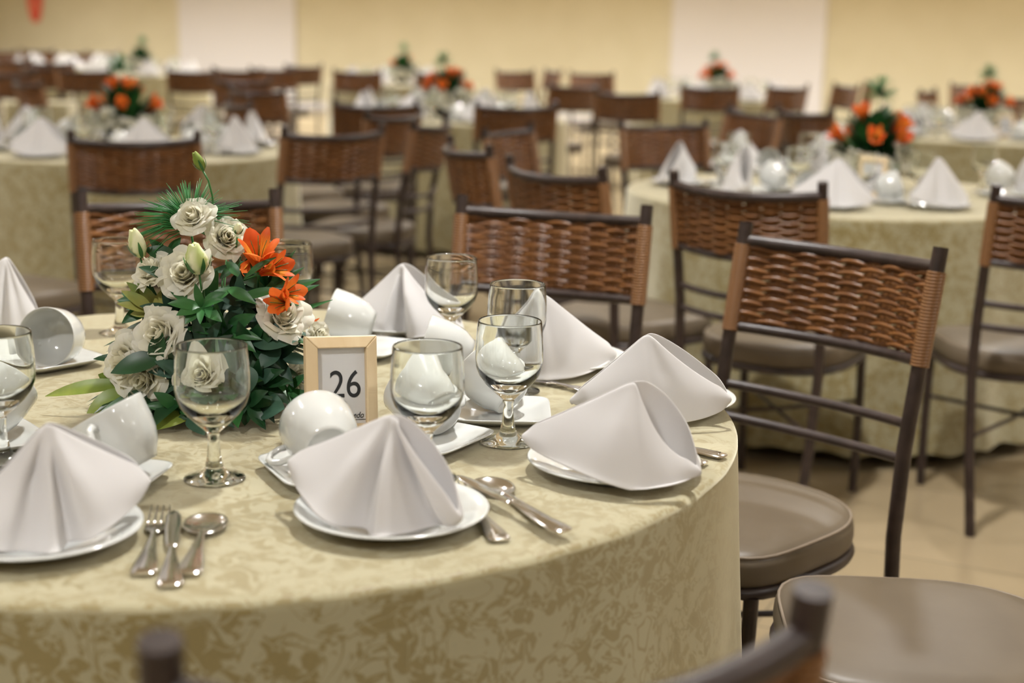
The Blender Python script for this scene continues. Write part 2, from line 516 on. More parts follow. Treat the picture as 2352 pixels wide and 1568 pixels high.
def make_chair():
    root = thing('banquet_chair', 'x', 'chair')
    # seat outline: straight front, curved back (D shape)
    W2, Y1, Y0 = 0.205, 0.215, -0.205

    def outline(s=1.0, n=64):
        pts = []
        for k in range(n):
            a = 2 * PI * k / n
            ca, sa = math.cos(a), math.sin(a)
            e_ = 5.0 if sa > 0 else 2.35
            q = (abs(ca) ** e_ + abs(sa) ** e_) ** (-1 / e_)
            x = W2 * q * ca; y = (Y1 if sa > 0 else -Y0) * q * sa
            pts.append((x * s, y * s))
        return pts
    b_ = MB(); rows = []
    for s, z in ((0.0005, .485), (.4, .4845), (.75, .482), (.9, .478), (.955, .473), (.985, .464), (.995, .455), (1.0, .44), (.99, .427), (.96, .418), (.6, .416), (.0005, .416)):
        rows.append([(x, y, z) for x, y in outline(s)])
    b_.grid(rows, close_v=True)
    seat = b_.build('seat', M['vinyl'], root)
    b_ = MB(); b_.tube([(x, y, .4705) for x, y in outline(.968)], .0028, 6, closed=True)
    b_.build('piping', M['piping'], seat)
    b_ = MB(); b_.tube([(x, y, .4105) for x, y in outline(.965)], .011, 8, closed=True, flat=1.0)
    b_.build('seat_frame', M['frame_metal'], root)
    for sx in (-1, 1):
        tube_part('leg', [(sx * .185, -.265, 0.0), (sx * .195, -.235, .22), (sx * .2, -.215, .42), (sx * .202, -.225, .58), (sx * .204, -.255, .75), (sx * .206, -.288, .93)], .0135, root, n=12)
        tube_part('leg', [(sx * .175, .185, 0.0), (sx * .178, .183, .2), (sx * .178, .175, .405)], .0125, root, n=12)

    def post(z):  # x, y of the back post at height z
        zz = [.42, .58, .75, .93]; xx = [.2, .202, .204, .206]; yy = [-.215, -.225, -.255, -.288]
        return float(np.interp(z, zz, xx)), float(np.interp(z, zz, yy))

    def rail_pts(z, bow, n=17):
        x, y = post(z)
        return [(x * t, y - bow * (1 - t * t), z - .010 * (1 - t * t)) for t in np.linspace(-1, 1, n)]
    tube_part('top_rail', rail_pts(.895, .072), .0125, root)
    tube_part('back_rail', rail_pts(.732, .065), .010, root)
    tube_part('back_rail', rail_pts(.622, .050), .009, root)
    tube_part('back_rail', rail_pts(.560, .042), .009, root)
    tube_part('stretcher', [(-.19, -.245, .27), (0, -.03, .262), (.178, .182, .27)], .006, root)
    tube_part('stretcher', [(.19, -.245, .27), (0, -.03, .274), (-.178, .182, .27)], .006, root)
    # woven rattan panel
    b_ = MB()
    rows_n, cols = 14, 9
    z0, z1 = .742, .886
    for i2 in range(rows_n * 2):
        i = i2 // 2; lay = -1 if i2 % 2 else 1
        z = z0 + (z1 - z0) * (i + .5) / rows_n
        x1, y1 = post(z)
        bow = .068
        P = []
        ns = cols * 8
        ring = []
        for k in range(ns + 1):
            t = -1 + 2 * k / ns
            ph = (t + 1) / 2 * cols * PI + (i % 2) * PI + (PI if lay > 0 else 0)
            off = math.sin(ph) * .0030 + lay * .0038
            dz = math.cos(ph * 1.0) * 0.0 + math.sin(ph) * .0031 + math.sin(t * 7 + i) * .0006
            c = Vector((x1 * t, y1 - bow * (1 - t * t) + off, z + dz - .010 * (1 - t * t)))
            row = []
            for q in range(6):
                a = 2 * PI * q / 6
                row.append(c + Vector((0, math.cos(a) * .0024, math.sin(a) * .0050)))
            ring.append(row)
        b_.grid(ring, close_v=True)
    o = b_.build('woven_back', M['rattan'], root)
    b_ = MB()
    for c in range(cols):
        t = -1 + 2 * (c + .5) / cols
        pts = []
        for z in np.linspace(.735, .892, 6):
            x1, y1 = post(z)
            pts.append((x1 * t, y1 - .068 * (1 - t * t), z - .010 * (1 - t * t)))
        b_.tube(pts, .0034, 6)
    b_.build('stake', M['rattan'], o)
    for sx in (-1, 1):
        b_ = MB(); pts = []
        for z in np.linspace(.724, .888, 7):
            x1, y1 = post(z); pts.append((sx * x1, y1, z))
        b_.tube(pts, .0165, 14)
        ww = b_.build('post_wrap', M['wrap'], root); sharp(ww, 50)
    return root


CH = Proto(make_chair())


def chair_at(x, y, face, label, group):
    """face: angle of the direction the sitter looks at; x, y: middle of the back at the top"""
    d = Vector((math.cos(face), math.sin(face), 0))
    c = Vector((x, y, 0)) + d * 0.30
    return CH.put(label, c, face - PI / 2, group)


def chair_px(pl, pr, label, group, z=.93, flip=False):
    """post tips seen in the photograph; sitter looks away from the camera unless flip"""
    a = at(pl[0], pl[1], z); b_ = at(pr[0], pr[1], z)
    m = (a + b_) / 2; d = (b_ - a).normalized()
    n = Vector((-d.y, d.x, 0))     # away from the camera
    if flip: n = -n
    return chair_at(m.x, m.y, math.atan2(n.y, n.x), label, group)


GM = 'chairs around the nearest table'
chair_px((1060, 445), (1497, 470), 'dark metal chair with woven back beyond the main table, behind the goblets', GM, flip=True)
chair_px((1733, 510), (2158, 565), 'woven-back chair with round taupe seat at the right end of the main table', GM, flip=True)
chair_px((178, 440), (633, 432), 'woven-back chair half hidden behind the flower arrangement', GM, flip=True)
chair_px((370, 1490), (1885, 1370), 'blurred chair back in the immediate foreground, only its post tips and rail showing', GM)
chair_at(.90, 1.86, math.atan2(.09, -1.31), 'chair at lower right showing mainly its large taupe seat', GM)

# ------------------------------------------------------------------ tables
R_TAB = 0.724
TT = 0.76


def make_cloth(seed=0, hem=.05, n=300):
    rr = random.Random(seed)
    b_ = MB()
    ph = [rr.uniform(0, 6.28) for _ in range(6)]

    def fold(a):
        v = .55 * math.cos(13 * a + ph[0] + .8 * math.sin(2 * a + ph[1])) + .35 * math.cos(22 * a + ph[2] + math.sin(3 * a + ph[3])) + .25 * math.cos(7 * a + ph[4])
        return v
    rows = []; uvs = []
    rad = [0.001, .15, .3, .45, .58, .66, .70, .714, .7195, .7225]
    zs = [0, 0, 0, 0, 0, 0, 0, -.0003, -.0018, -.0048]
    for r, z in zip(rad, zs):
        for k in range(n):
            a = 2 * PI * k / n
            f = fold(a)
            q = max(0, (r - .69) / .03)
            rz = z - 0.0012 * q * (0.5 - .5 * math.cos(40 * a + ph[5] + 2 * math.sin(5 * a)))
            uvs.append((r * math.cos(a), r * math.sin(a)))
            rows.append((r * math.cos(a), r * math.sin(a), TT + rz))
    m = 24
    tl_ = [.004, .014] + [(q + 1) / 22 for q in range(22)]
    for j in range(m):
        t = tl_[j]
        z = TT - .0048 - (TT - .0048 - hem) * t
        for k in range(n):
            a = 2 * PI * k / n
            f = fold(a)
            amp = .0012 + .037 * t ** .8
            r = .7235 + .030 * t + amp * (f * .5 + .35 * t)
            r = max(r, .7240)
            zz = z + (.006 * math.sin(31 * a) if j == m - 1 else 0)
            uvs.append((a * R_TAB, z + 3.0))
            rows.append((r * math.cos(a), r * math.sin(a), zz))
    nr = len(rad) + m
    P = [rows[i * n:(i + 1) * n] for i in range(nr)]
    b_.grid(P, uvs, close_v=True)
    o = b_.build('tablecloth', M['damask'], uvname='cloth')
    # repair the seam of the wrapped coordinate: last column uses full turn
    me = o.data
    ul = me.uv_layers['cloth'].data
    for p in me.polygons:
        us = [ul[l].uv[0] for l in p.loop_indices]
        vs_ = [ul[l].uv[1] for l in p.loop_indices]
        if min(vs_) > 2.0 and max(us) - min(us) > 2.0:
            for l in p.loop_indices:
                if ul[l].uv[0] < 1.0: ul[l].uv[0] += 2 * PI * R_TAB
    return o


def make_table():
    root = thing('round_table', 'x', 'table')
    b_ = MB(); b_.lathe([(0, TT - .004), (.712, TT - .004), (.716, TT - .012), (.716, TT - .028), (.70, TT - .032), (0, TT - .032)], 64)
    sharp(b_.build('tabletop', M['table_wood'], root))
    for k in range(4):
        a = PI / 4 + k * PI / 2
        tube_part('leg', [(.50 * math.cos(a), .50 * math.sin(a), TT - .03), (.55 * math.cos(a), .55 * math.sin(a), 0)], .018, root, 'dark')
    return root


TB = Proto(make_table())
cl0 = make_cloth(3); clB = make_cloth(11)
TABLES = dict(main=(-.413, 1.949), right=(1.11, 4.94), left=(-1.66, 6.16), mid=(-.42, 8.87), edge=(2.62, 8.15),
              farleft=(-4.02, 15.6), farmid=(-1.12, 14.3), farright=(1.70, 12.4), corner=(-5.35, 17.4))
TN = dict(main='the nearest table', right='the right second-row table', left='the left second-row table', mid='the middle third-row table',
          edge='the right-edge third-row table', farleft='the far-left table', farmid='the farthest middle table',
          farright='the table before the white panel', corner='the far corner table')
for k, (x, y) in TABLES.items():
    TB.put('round table hidden under the damask cloth of ' + TN[k], (x, y, 0), R_.uniform(0, 1.5))
    if k == 'main': c = cl0
    elif k == 'right': c = clB
    else: c = dup(clB)
    c.location = (x, y, 0); c.rotation_euler = (0, 0, 0 if k in ('main', 'right') else R_.uniform(0, 6))
    tag(c, 'cream damask tablecloth draped over ' + TN[k], 'tablecloth', 'damask tablecloths')

# ------------------------------------------------------------------ tableware
b_ = MB()
b_.lathe([(0, .004), (.045, .0035), (.064, .005), (.074, .009), (.090, .0145), (.102, .0185), (.1045, .0185), (.1055, .0172), (.1035, .0158),
          (.090, .0110), (.074, .0055), (.066, .0005), (.060, 0.0), (.058, .001), (0, .001)], 72)
pl = b_.build('plate', M['porcelain']); tag(pl, 'x', 'plate')
PLATE = Proto(pl)

b_ = MB()
b_.lathe([(0, .0045), (.030, .0045), (.044, .0055), (.058, .0100), (.0675, .0150), (.0695, .0150), (.0698, .0138), (.060, .0080), (.046, .0008), (.038, 0), (0, .0005)], 96, squ=7.0)
sc = b_.build('saucer', M['porcelain']); tag(sc, 'x', 'saucer')
SAUCER = Proto(sc)


def make_cup():
    prof = [(0, .004), (.0225, .004), (.0235, 0), (.0255, 0), (.0275, .005), (.0350, .016), (.0400, .030), (.0422, .045), (.0430, .060), (.0436, .0690),
            (.0432, .0702), (.0420, .0695), (.0408, .058), (.0385, .032), (.032, .016), (.022, .0085), (0, .0075)]
    prof = [(r * 1.05, z * 1.05) for r, z in prof]
    b_ = MB(); b_.lathe(prof, 56)
    r = b_.build('coffee_cup', M['porcelain']); tag(r, 'x', 'cup')
    b_ = MB()
    pts = [(.0405, 0, .056), (.050, 0, .0600), (.060, 0, .0570), (.0650, 0, .047), (.0620, 0, .036), (.0530, 0, .027), (.0405, 0, .0235), (.035, 0, .022)]
    pts = [(x * 1.05, y, z * 1.05) for x, y, z in pts]
    b_.tube(pts, .0036, 10, flat=1.25)
    b_.build('handle', M['porcelain'], r)
    return r


CUP = Proto(make_cup())


def put_cup(center, mouth, handle_roll, z, label, group):
    """cup lying or leaning: mouth = direction the opening points to"""
    o = CUP.put(label, (0, 0, 0), 0, group)
    zax = Vector(mouth).normalized()
    x0 = zax.orthogonal().normalized()
    # reference direction for the handle: as horizontal as possible
    x0 = Vector((0, 0, 1)).cross(zax).normalized() if abs(zax.z) < .98 else Vector((1, 0, 0))
    y0 = zax.cross(x0)
    hx = x0 * math.cos(handle_roll) + y0 * math.sin(handle_roll)
    hy = zax.cross(hx)
    R3 = Matrix((hx, hy, zax)).transposed()
    mn = 1e9
    for q in [o] + list(o.children):
        for v in q.data.vertices:
            mn = min(mn, (R3 @ v.co).z)
    mid = R3 @ Vector((0, 0, .035))
    loc = Vector((center.x - mid.x, center.y - mid.y, z - mn))
    o.matrix_world = Matrix.Translation(loc) @ R3.to_4x4()
    return o


def make_goblet():
    r = thing('goblet', 'x', 'glass')
    solid = [(0, 0.0), (.034, 0.0), (.0362, .0008), (.0355, .0022), (.027, .0042), (.0185, .0070), (.0150, .0100), (.0120, .0125), (.0105, .0160), (.0080, .028), (.0068, .042), (.0066, .050),
             (.0078, .0560), (.0076, .0566), (0, .0566)]
    b_ = MB(); b_.lathe(solid, 48)
    b_.build('stem', M['glass'], r)
    b_ = MB()
    b_.lathe([(0, .0567), (.0076, .0568), (.0110, .0605), (.0190, .0680), (.0300, .0785), (.0385, .0900), (.0425, .1010), (.0436, .1110), (.0434, .1250), (.0424, .1420), (.0410, .1590),
              (.0406, .1606), (.0400, .1612), (.0393, .1606), (.0394, .1590), (.0410, .1420), (.0420, .1250), (.0421, .1110), (.0408, .1020), (.0365, .0930), (.0275, .0840), (.0160, .0760), (.0070, .0722), (0, .0712)], 64)
    b_.build('bowl', M['glass'], r)
    return r


GOB = Proto(make_goblet())


def loft_bar(b_, secs, n=10):
    """secs: (y, half width, half thickness, z) along +Y"""
    ring = []
    for (y, hw, ht, z) in secs:
        ring.append([(hw * math.copysign(abs(math.cos(2 * PI * k / n)) ** .7, math.cos(2 * PI * k / n)), y, z + ht * math.sin(2 * PI * k / n)) for k in range(n)])
    b_.grid(ring, close_v=True)
    o = len(b_.v) - len(secs) * n
    b_.f.append(tuple(o + k for k in range(n))); b_.mi.append(0)
    b_.f.append(tuple(o + (len(secs) - 1) * n + k for k in range(n))[::-1]); b_.mi.append(0)


def handle_part(root, L0, name='handle'):
    b_ = MB()
    loft_bar(b_, [(0, .0085, .0012, .004), (.003, .0115, .0022, .0040), (.014, .0125, .0026, .0042), (.030, .0110, .0024, .0046), (.060, .0072, .0022, .0052), (L0 - .01, .0034, .0020, .0062), (L0, .0030, .0018, .0062)], 12)
    loft_bar(b_, [(.008, .0070, .0010, .0064), (.030, .0058, .0012, .0067), (.060, .0034, .0012, .0071)], 8)
    return sharp(b_.build(name, M['steel'], root), 40)


def make_spoon():
    r = thing('spoon', 'x', 'spoon'); handle_part(r, .115)
    b_ = MB(); P = []
    for side in (0, 1):
        pass
    nu, nv = 15, 24
    rows = []
    for i in range(nu):
        q = i / (nu - 1)
        rows.append([(.0228 * q * math.cos(2 * PI * k / nv), .142 + .0322 * q * math.sin(2 * PI * k / nv) * (1 - .08 * math.sin(2 * PI * k / nv)), .0010 + .0062 * q ** 2.2) for k in range(nv)])
    for i in range(nu - 1, -1, -1):
        q = i / (nu - 1)
        rows.append([(.0236 * q * math.cos(2 * PI * k / nv), .142 + .0332 * q * math.sin(2 * PI * k / nv) * (1 - .08 * math.sin(2 * PI * k / nv)), .0000 + .0062 * q ** 2.2) for k in range(nv)])
    b_.grid(rows, close_v=True)
    b_.build('bowl', M['steel'], r)
    return r


def make_fork():
    r = thing('fork', 'x', 'fork'); handle_part(r, .115)
    b_ = MB()
    loft_bar(b_, [(.112, .003, .0012, .006), (.122, .008, .0011, .0045), (.132, .0118, .0010, .003), (.146, .0122, .0010, .0024)], 12)
    for k in range(4):
        x = -.0102 + .0068 * k
        b_.tube([(x, .144, .0024), (x, .160, .0022), (x * .97, .180, .0050), (x * .95, .193, .0085)], [.0017, .0016, .0013, .0006], 6)
    b_.build('tines', M['steel'], r)
    return r


def make_knife():
    r = thing('knife', 'x', 'knife'); handle_part(r, .100)
    b_ = MB()
    secs = [(.098, .004, .0014, .006), (.108, .0065, .0009, .006), (.120, .0078, .0008, .006), (.170, .0088, .0007, .006), (.198, .0078, .0007, .006), (.210, .0045, .0006, .006), (.214, .001, .0004, .006)]
    loft_bar(b_, secs, 10)
    b_.build('blade', M['steel'], r)
    return r


SP = Proto(make_spoon()); FK = Proto(make_fork()); KN = Proto(make_knife())


def cutlery(P, a, b_, label, group, z=TT, over=0.0):
    """a: pixel of the handle end, b_: pixel of the working end"""
    A = at(a[0], a[1], z + .004); B = at(b_[0], b_[1], z + .004)
    d = B - A
    o = P.put(label, (A.x, A.y, z + over), math.atan2(d.y, d.x) - PI / 2, group)
    return o


def make_napkin(w=.20, h=.125, dep=.085, c0=.25, gap=.030, liftL=.026, liftR=.012, tipL=.020, tipR=.026, exL=1.12, exF=1.6, exB=.75, skew=.3, cb=.0, bex=1.4,
                creases=(), seed=0, inner=False, name='folded_napkin'):
    """folded napkin standing as a tent: a sheet looped round two rounded corners and pinched together at the peak"""
    NT, NV = 144, 24
    b_ = MB()
    rows = []
    for j in range(NV + 1):
        v = j / NV
        row = []
        for k in range(NT):
            th = 2 * PI * k / NT
            c, s = math.cos(th), math.sin(th)
            front = s < 0
            lf = liftR * ((c - cb) / (1 - cb)) ** 1.15 if c > cb else liftL * ((cb - c) / (1 + cb)) ** 1.15
            bx = w / 2 * (c + skew * (1 - c * c) * (.5 if front else 0))
            by = dep / 2 * math.copysign(abs(s) ** (bex if front else 1.1), s) * (1.2 if front else .7)
            bz = lf
            q = (c - c0) / (1 - c0) if c > c0 else (c0 - c) / (1 + c0)
            q = min(1, q)
            if c > c0: ex = exF if front else exB
            else: ex = exL if front else exL * .96
            tipz = (tipR + liftR) if c > c0 else (tipL + liftL)
            prof = (1 - q) ** ex
            prof -= .035 * math.exp(-(q / .06) ** 2)
            tz = tipz + (h - tipz) * prof
            en = max(0.0, (abs(c) - .86) / .14) ** 2
            tz -= en * (tipR if c > c0 else tipL) * .28
            bz += en * (tipR if c > cb else tipL) * .12
            if c > c0:
                g = .003 + gap * math.sin(PI * min(1, q ** .8)) ** .9 + .010 * q ** 5
            else:
                g = .003 + .006 * q ** 4
            tx = w / 2 * (c0 + (c - c0) * .99)
            ty = g * math.copysign(min(1, abs(s) * 1.8), s) * (1 if not front else .55) + .002
            x = bx + (tx - bx) * v
            vy = v ** .85
            y = by + (ty - by) * vy
            z = bz + (tz - bz) * v
            x += math.copysign(1, c) * .0055 * abs(c) ** 6 * math.sin(PI * v)
            y += math.copysign(1, s) * abs(s) * (.007 if front else .004) * math.sin(PI * v)
            xp = w / 2 * c0
            dn = max(.10, 1 - z / h)
            qq = (x - xp) / dn / (w / 2)
            if front:
                for (q0, A, wq) in creases:
                    y += A * math.exp(-((qq - q0) / wq) ** 2) * min(1, dn * 2.4) * min(1, abs(s) * 2)
            y += .0010 * math.sin(9 * x / w + 5 * v + seed)
            z += .0006 * math.sin(7 * x / w + seed * 2) * v
            rp = math.hypot(x, y)
            z = max(z, float(np.interp(rp, [.055, .068, .085, .105, .112], [.001, .0045, .0105, .0145, .001])))
            row.append((x, y, z + .001))
        rows.append(row)
    b_.grid(rows, close_v=True)
    o = b_.build(name, M['napkin'])
    sm = o.modifiers.new('thickness', 'SOLIDIFY'); sm.thickness = .0015; sm.offset = 0
    sd = o.modifiers.new('smooth', 'SUBSURF'); sd.levels = 0; sd.render_levels = 1
    tag(o, 'x', 'napkin')
    return o


def put_napkin(o, L_, Rr, label, group, zt=.030, z=TT + .0165, width=None):
    A = at(L_[0], L_[1], z + zt); B = at(Rr[0], Rr[1], z + zt)
    m = (A + B) / 2; d = B - A
    o.location = (m.x, m.y, z); o.rotation_euler = (0, 0, math.atan2(d.y, d.x))
    o['label'] = label; o['group'] = group
    return o


def span(L_, Rr, z=TT + .045):
    return (at(*Rr, z) - at(*L_, z)).length


# ---- main table settings
GP = 'plates on the nearest table'; GN = 'napkins on the nearest table'; GG = 'goblets on the nearest table'
GC = 'coffee cups on the nearest table'; GS = 'saucers on the nearest table'


def plate_px(cx, cy, label, group=GP):
    p = at(cx, cy, TT + .012)
    return PLATE.put(label, (p.x, p.y, TT + .0002), R_.uniform(0, 6), group)


PLZ = TT + .0065


def peak_h(px, py, L_, Rr):
    m = (at(*L_, PLZ + .03) + at(*Rr, PLZ + .03)) / 2
    return atD(px, py, m.y).z - PLZ


naps = [
    ((668, 1090), (1052, 1172), (905, 942), dict(dep=.115, c0=.24, gap=.016, liftL=.036, liftR=.010, cb=.35, bex=1.6, exF=.95, exB=.72, exL=1.15, skew=.4, creases=((.0, .022, .14), (.30, -.010, .10), (.58, .034, .18), (-.45, -.006, .3)), seed=1),
     'napkin with deep creases on the front-centre plate', (900, 1172), 'round plate at front centre, beside the crossed cutlery'),
    ((1204, 1020), (1604, 1062), (1458, 868), dict(dep=.10, c0=.27, gap=.030, liftL=.030, liftR=.006, cb=.45, bex=1.5, exF=1.9, exB=.62, exL=1.08, skew=.6, creases=((-.25, -.004, .4),), seed=2),
     'smooth napkin foremost at the right end, before another napkin', (1410, 1060), 'round plate below the foremost right-hand napkin'),
    ((1315, 900), (1674, 920), (1480, 763), dict(dep=.08, c0=-.06, gap=.024, liftL=.008, liftR=.020, cb=-.1, exF=1.25, exB=.88, exL=1.05, skew=.4, creases=((.5, .004, .3),), seed=3),
     'tall pointed napkin nearest the right edge of the table', (1520, 915), 'plate almost hidden by a napkin at the table\'s right edge'),
    ((1080, 830), (1412, 798), (1236, 666), dict(dep=.085, c0=-.08, gap=.014, liftL=.008, liftR=.008, exF=1.12, exB=.98, exL=1.1, skew=.2, creases=((-.5, .010, .2), (-.15, -.006, .12)), seed=4),
     'napkin with a sharp tip standing behind two goblets', (1290, 822), 'plate with grey reflections, under the napkin behind two goblets'),
    ((800, 712), (1060, 740), (926, 600), dict(dep=.085, c0=-.03, gap=.018, liftL=.01, liftR=.006, exF=1.2, exB=.9, exL=1.05, skew=.2, creases=((.14, .030, .15), (-.1, -.008, .12), (.6, -.014, .25)), seed=5),
     'napkin beyond the number frame at the back of the table', (915, 742), 'plate at the back of the table beyond the tilted cup'),
    ((-110, 1195), (338, 1136), (113, 968), dict(dep=.11, c0=-.02, gap=.016, liftL=.01, liftR=.034, cb=-.1, bex=1.4, exF=1.1, exB=.95, exL=1.1, skew=-.2, creases=((.08, .020, .11), (-.12, -.008, .12), (-.38, .020, .22), (.5, -.006, .35)), seed=6),
     'large napkin cut by the left edge of the picture', (88, 1215), 'plate at lower left, cut by the picture edge'),
    ((-125, 732), (92, 728), (18, 588), dict(dep=.08, c0=.35, gap=.012, exF=1.1, exB=.9, exL=1.1, creases=((-.1, .012, .15), (.35, .008, .2)), seed=7),
     'tall narrow napkin at back left, behind the cup facing us', (-20, 742), 'plate at the back left of the table'),
]
NAP = []
for (L_, Rr, pk, kw, lab, pc, plab) in naps:
    wd = span(L_, Rr); hh = peak_h(pk[0], pk[1], L_, Rr)
    o = make_napkin(w=wd, h=hh, **kw)
    put_napkin(o, L_, Rr, 'white cloth ' + lab, GN, z=PLZ)
    NAP.append(o)
    plate_px(*pc, 'white ' + plab)

# goblets: base centre
gobs = [((493, 1100), 'clear goblet standing alone in front of the flowers'),
        ((1166, 1016), 'clear goblet in front of the square saucer, its whole stem visible'),
        ((980, 1099), 'clear goblet whose base is hidden by the front-centre napkin'),
        ((1035, 814), 'clear goblet at the back, against the woven chair and a napkin'),
        ((1184, 898), 'clear goblet behind the napkin with the doubled tip'),
        ((277, 764), 'clear goblet behind the flowers on the left'),
        ((663, 770), 'clear goblet mostly hidden behind the orange flowers on the right'),
        ((6, 1062), 'clear goblet cut by the left edge of the picture')]
for (p, lab) in gobs:
    q = at(p[0], p[1], TT)
    GOB.put(lab, (q.x, q.y, TT + .0003), R_.uniform(0, 6), GG)

# saucers: a visible edge given by two corners, the body lies on the far side of that edge
SZ = .135


def saucer_edge(a, b_, which, label, group=GS):
    A = at(*a, TT + .014); B = at(*b_, TT + .014)
    d = (B - A).normalized(); n = Vector((-d.y, d.x, 0))
    if n.y < 0: n = -n
    if which == 'a': m = A + d * SZ / 2
    elif which == 'b': m = B - d * SZ / 2
    else: m = (A + B) / 2
    c = m + n * SZ / 2
    SAUCER.put(label, (c.x, c.y, TT + .0003), math.atan2(d.y, d.x), group)
    return c


cups = [
    (((586, 1046), (660, 1112), 'a'), (742, 1010), (-.33, .93, .12), -.45, 'square saucer behind the front-centre napkin', 'cup lying on its side before the number frame, base towards us'),
    (((1012, 1046), (1145, 990), 'b'), (985, 925), (-.55, .60, .40), 3.3, 'square saucer turned cornerwise, in the middle of the table', 'cup lying behind the middle goblet, on the cornerwise saucer'),
    (((1040, 966), (1264, 970), 'b'), (1140, 880), (-.60, .45, .55), 3.14, 'square saucer lying straight, right of the middle', 'cup leaning behind the right-hand goblet on the straight saucer'),
    (((950, 872), (1090, 880), 'm'), (1030, 808), (-.93, .05, .26), 3.3, 'square saucer mostly hidden behind the middle goblets', 'cup lying sideways just behind the middle goblet, mouth to the left'),
    (((875, 823), (966, 783), 'b'), (808, 740), (-.93, .05, .26), 3.3, 'square saucer behind the top of the number frame', 'cup lying sideways between the flowers and the back napkin'),
    (((328, 1118), (406, 1062), 'b'), (280, 1018), (-.50, .12, .86), .15, 'square saucer right of the large left napkin', 'cup leaning behind the large left napkin, mouth up'),
    (((75, 851), (245, 822), 'm'), (133, 775), (-.16, -.95, .16), 3.55, 'square saucer at the left behind the long green leaf', 'cup lying with its open mouth towards us at the left'),
    (((-70, 1042), (70, 1020), 'm'), (-25, 935), (.25, .70, .55), 1.0, 'square saucer at the left edge of the picture', 'cup cut by the left edge of the picture, behind the goblet'),
]
for (se, cpx, mouth, hr, slab_, clab) in cups:
    c = saucer_edge(*se, 'white ' + slab_)
    q = at(cpx[0], cpx[1], TT + .045)
    put_cup(q, mouth, hr, TT + .0052, 'white ' + clab, GC)

cutlery(FK, (328, 1318), (378, 1140), 'steel fork left of the knife at the front left of the table', 'cutlery on the nearest table')
cutlery(KN, (390, 1345), (403, 1118), 'steel knife between the fork and spoon at front left', 'cutlery on the nearest table')
cutlery(SP, (432, 1318), (492, 1150), 'steel spoon directly below the lone front goblet', 'cutlery on the nearest table')
cutlery(SP, (1262, 1205), (1100, 1095), 'steel spoon with shining bowl right of the front-centre plate', 'cutlery on the nearest table')
cutlery(KN, (1297, 1236), (1040, 1105), 'steel knife crossing under the spoon right of the front-centre plate', 'cutlery on the nearest table', over=.008)
cutlery(FK, (1150, 1240), (1060, 1130), 'steel fork, handle poking out from under the front-centre plate', 'cutlery on the nearest table')
cutlery(KN, (1664, 1048), (1480, 1010), 'steel knife handle right of the foremost right napkin', 'cutlery on the nearest table')
cutlery(SP, (1622, 1064), (1480, 1040), 'steel spoon handle tip just left of the knife handle at right', 'cutlery on the nearest table')
cutlery(KN, (1400, 905), (1254, 880), 'steel knife blade left of the tall right-edge napkin', 'cutlery on the nearest table')
cutlery(FK, (1420, 925), (1275, 880), 'steel fork beside the knife blade left of the right-edge napkin', 'cutlery on the nearest table')

# ---- number frame
DF = at(784, 1004, TT)
fr = thing('number_frame', 'small pale wooden photo frame with table number 26', 'frame')
FW, FH, FB, FT = .095, .130, .0155, .014
b_ = MB()
for (o_, i_) in (((0, 0), (0, 0)),):
    X0, X1, Z0, Z1 = -FW / 2, FW / 2, 0, FH
    O = [(X0, Z0), (X1, Z0), (X1, Z1), (X0, Z1)]
    I = [(X0 + FB, Z0 + FB), (X1 - FB, Z0 + FB), (X1 - FB, Z1 - FB), (X0 + FB, Z1 - FB)]
    for k in range(4):
        k2 = (k + 1) % 4
        vs = [(O[k][0], -.008, O[k][1]), (O[k2][0], -.008, O[k2][1]), (I[k2][0], -.012, I[k2][1]), (I[k][0], -.012, I[k][1]),
              (O[k][0], .006, O[k][1]), (O[k2][0], .006, O[k2][1]), (I[k2][0], .006, I[k2][1]), (I[k][0], .006, I[k][1])]
        b_.add(vs, [(0, 1, 2, 3), (4, 7, 6, 5), (0, 4, 5, 1), (3, 2, 6, 7), (1, 5, 6, 2), (0, 3, 7, 4)])
wf = b_.build('moulding', M['wood'], fr, smooth=False); bevel(wf, .0016, 3)
b_ = MB(); b_.box((0, -.0010, FH / 2), (FW - 2 * FB + .002, .002, FH - 2 * FB + .002)); b_.build('card', M['card'], fr, smooth=False)
b_ = MB(); b_.box((0, .0045, FH / 2), (FW - .006, .003, FH - .006)); b_.build('back_board', M['dark'], fr, smooth=False)
b_ = MB(); b_.box((0, .026, FH * .36), (.03, .002, .104), Matrix.Rotation(math.radians(22), 3, 'X')); b_.build('easel_leg', M['dark'], fr, smooth=False)


def text_mesh(s, size, shear=0.0, off=0.0, sx=1.0):
    c = bpy.data.curves.new('txt', 'FONT'); c.body = s; c.size = size; c.align_x = 'CENTER'; c.shear = shear
    c.extrude = .0002; c.offset = off
    o = bpy.data.objects.new('txt', c); COL.objects.link(o)
    dg = bpy.context.evaluated_depsgraph_get(); dg.update()
    me = bpy.data.meshes.new_from_object(o.evaluated_get(dg))
    bpy.data.objects.remove(o)
    return me


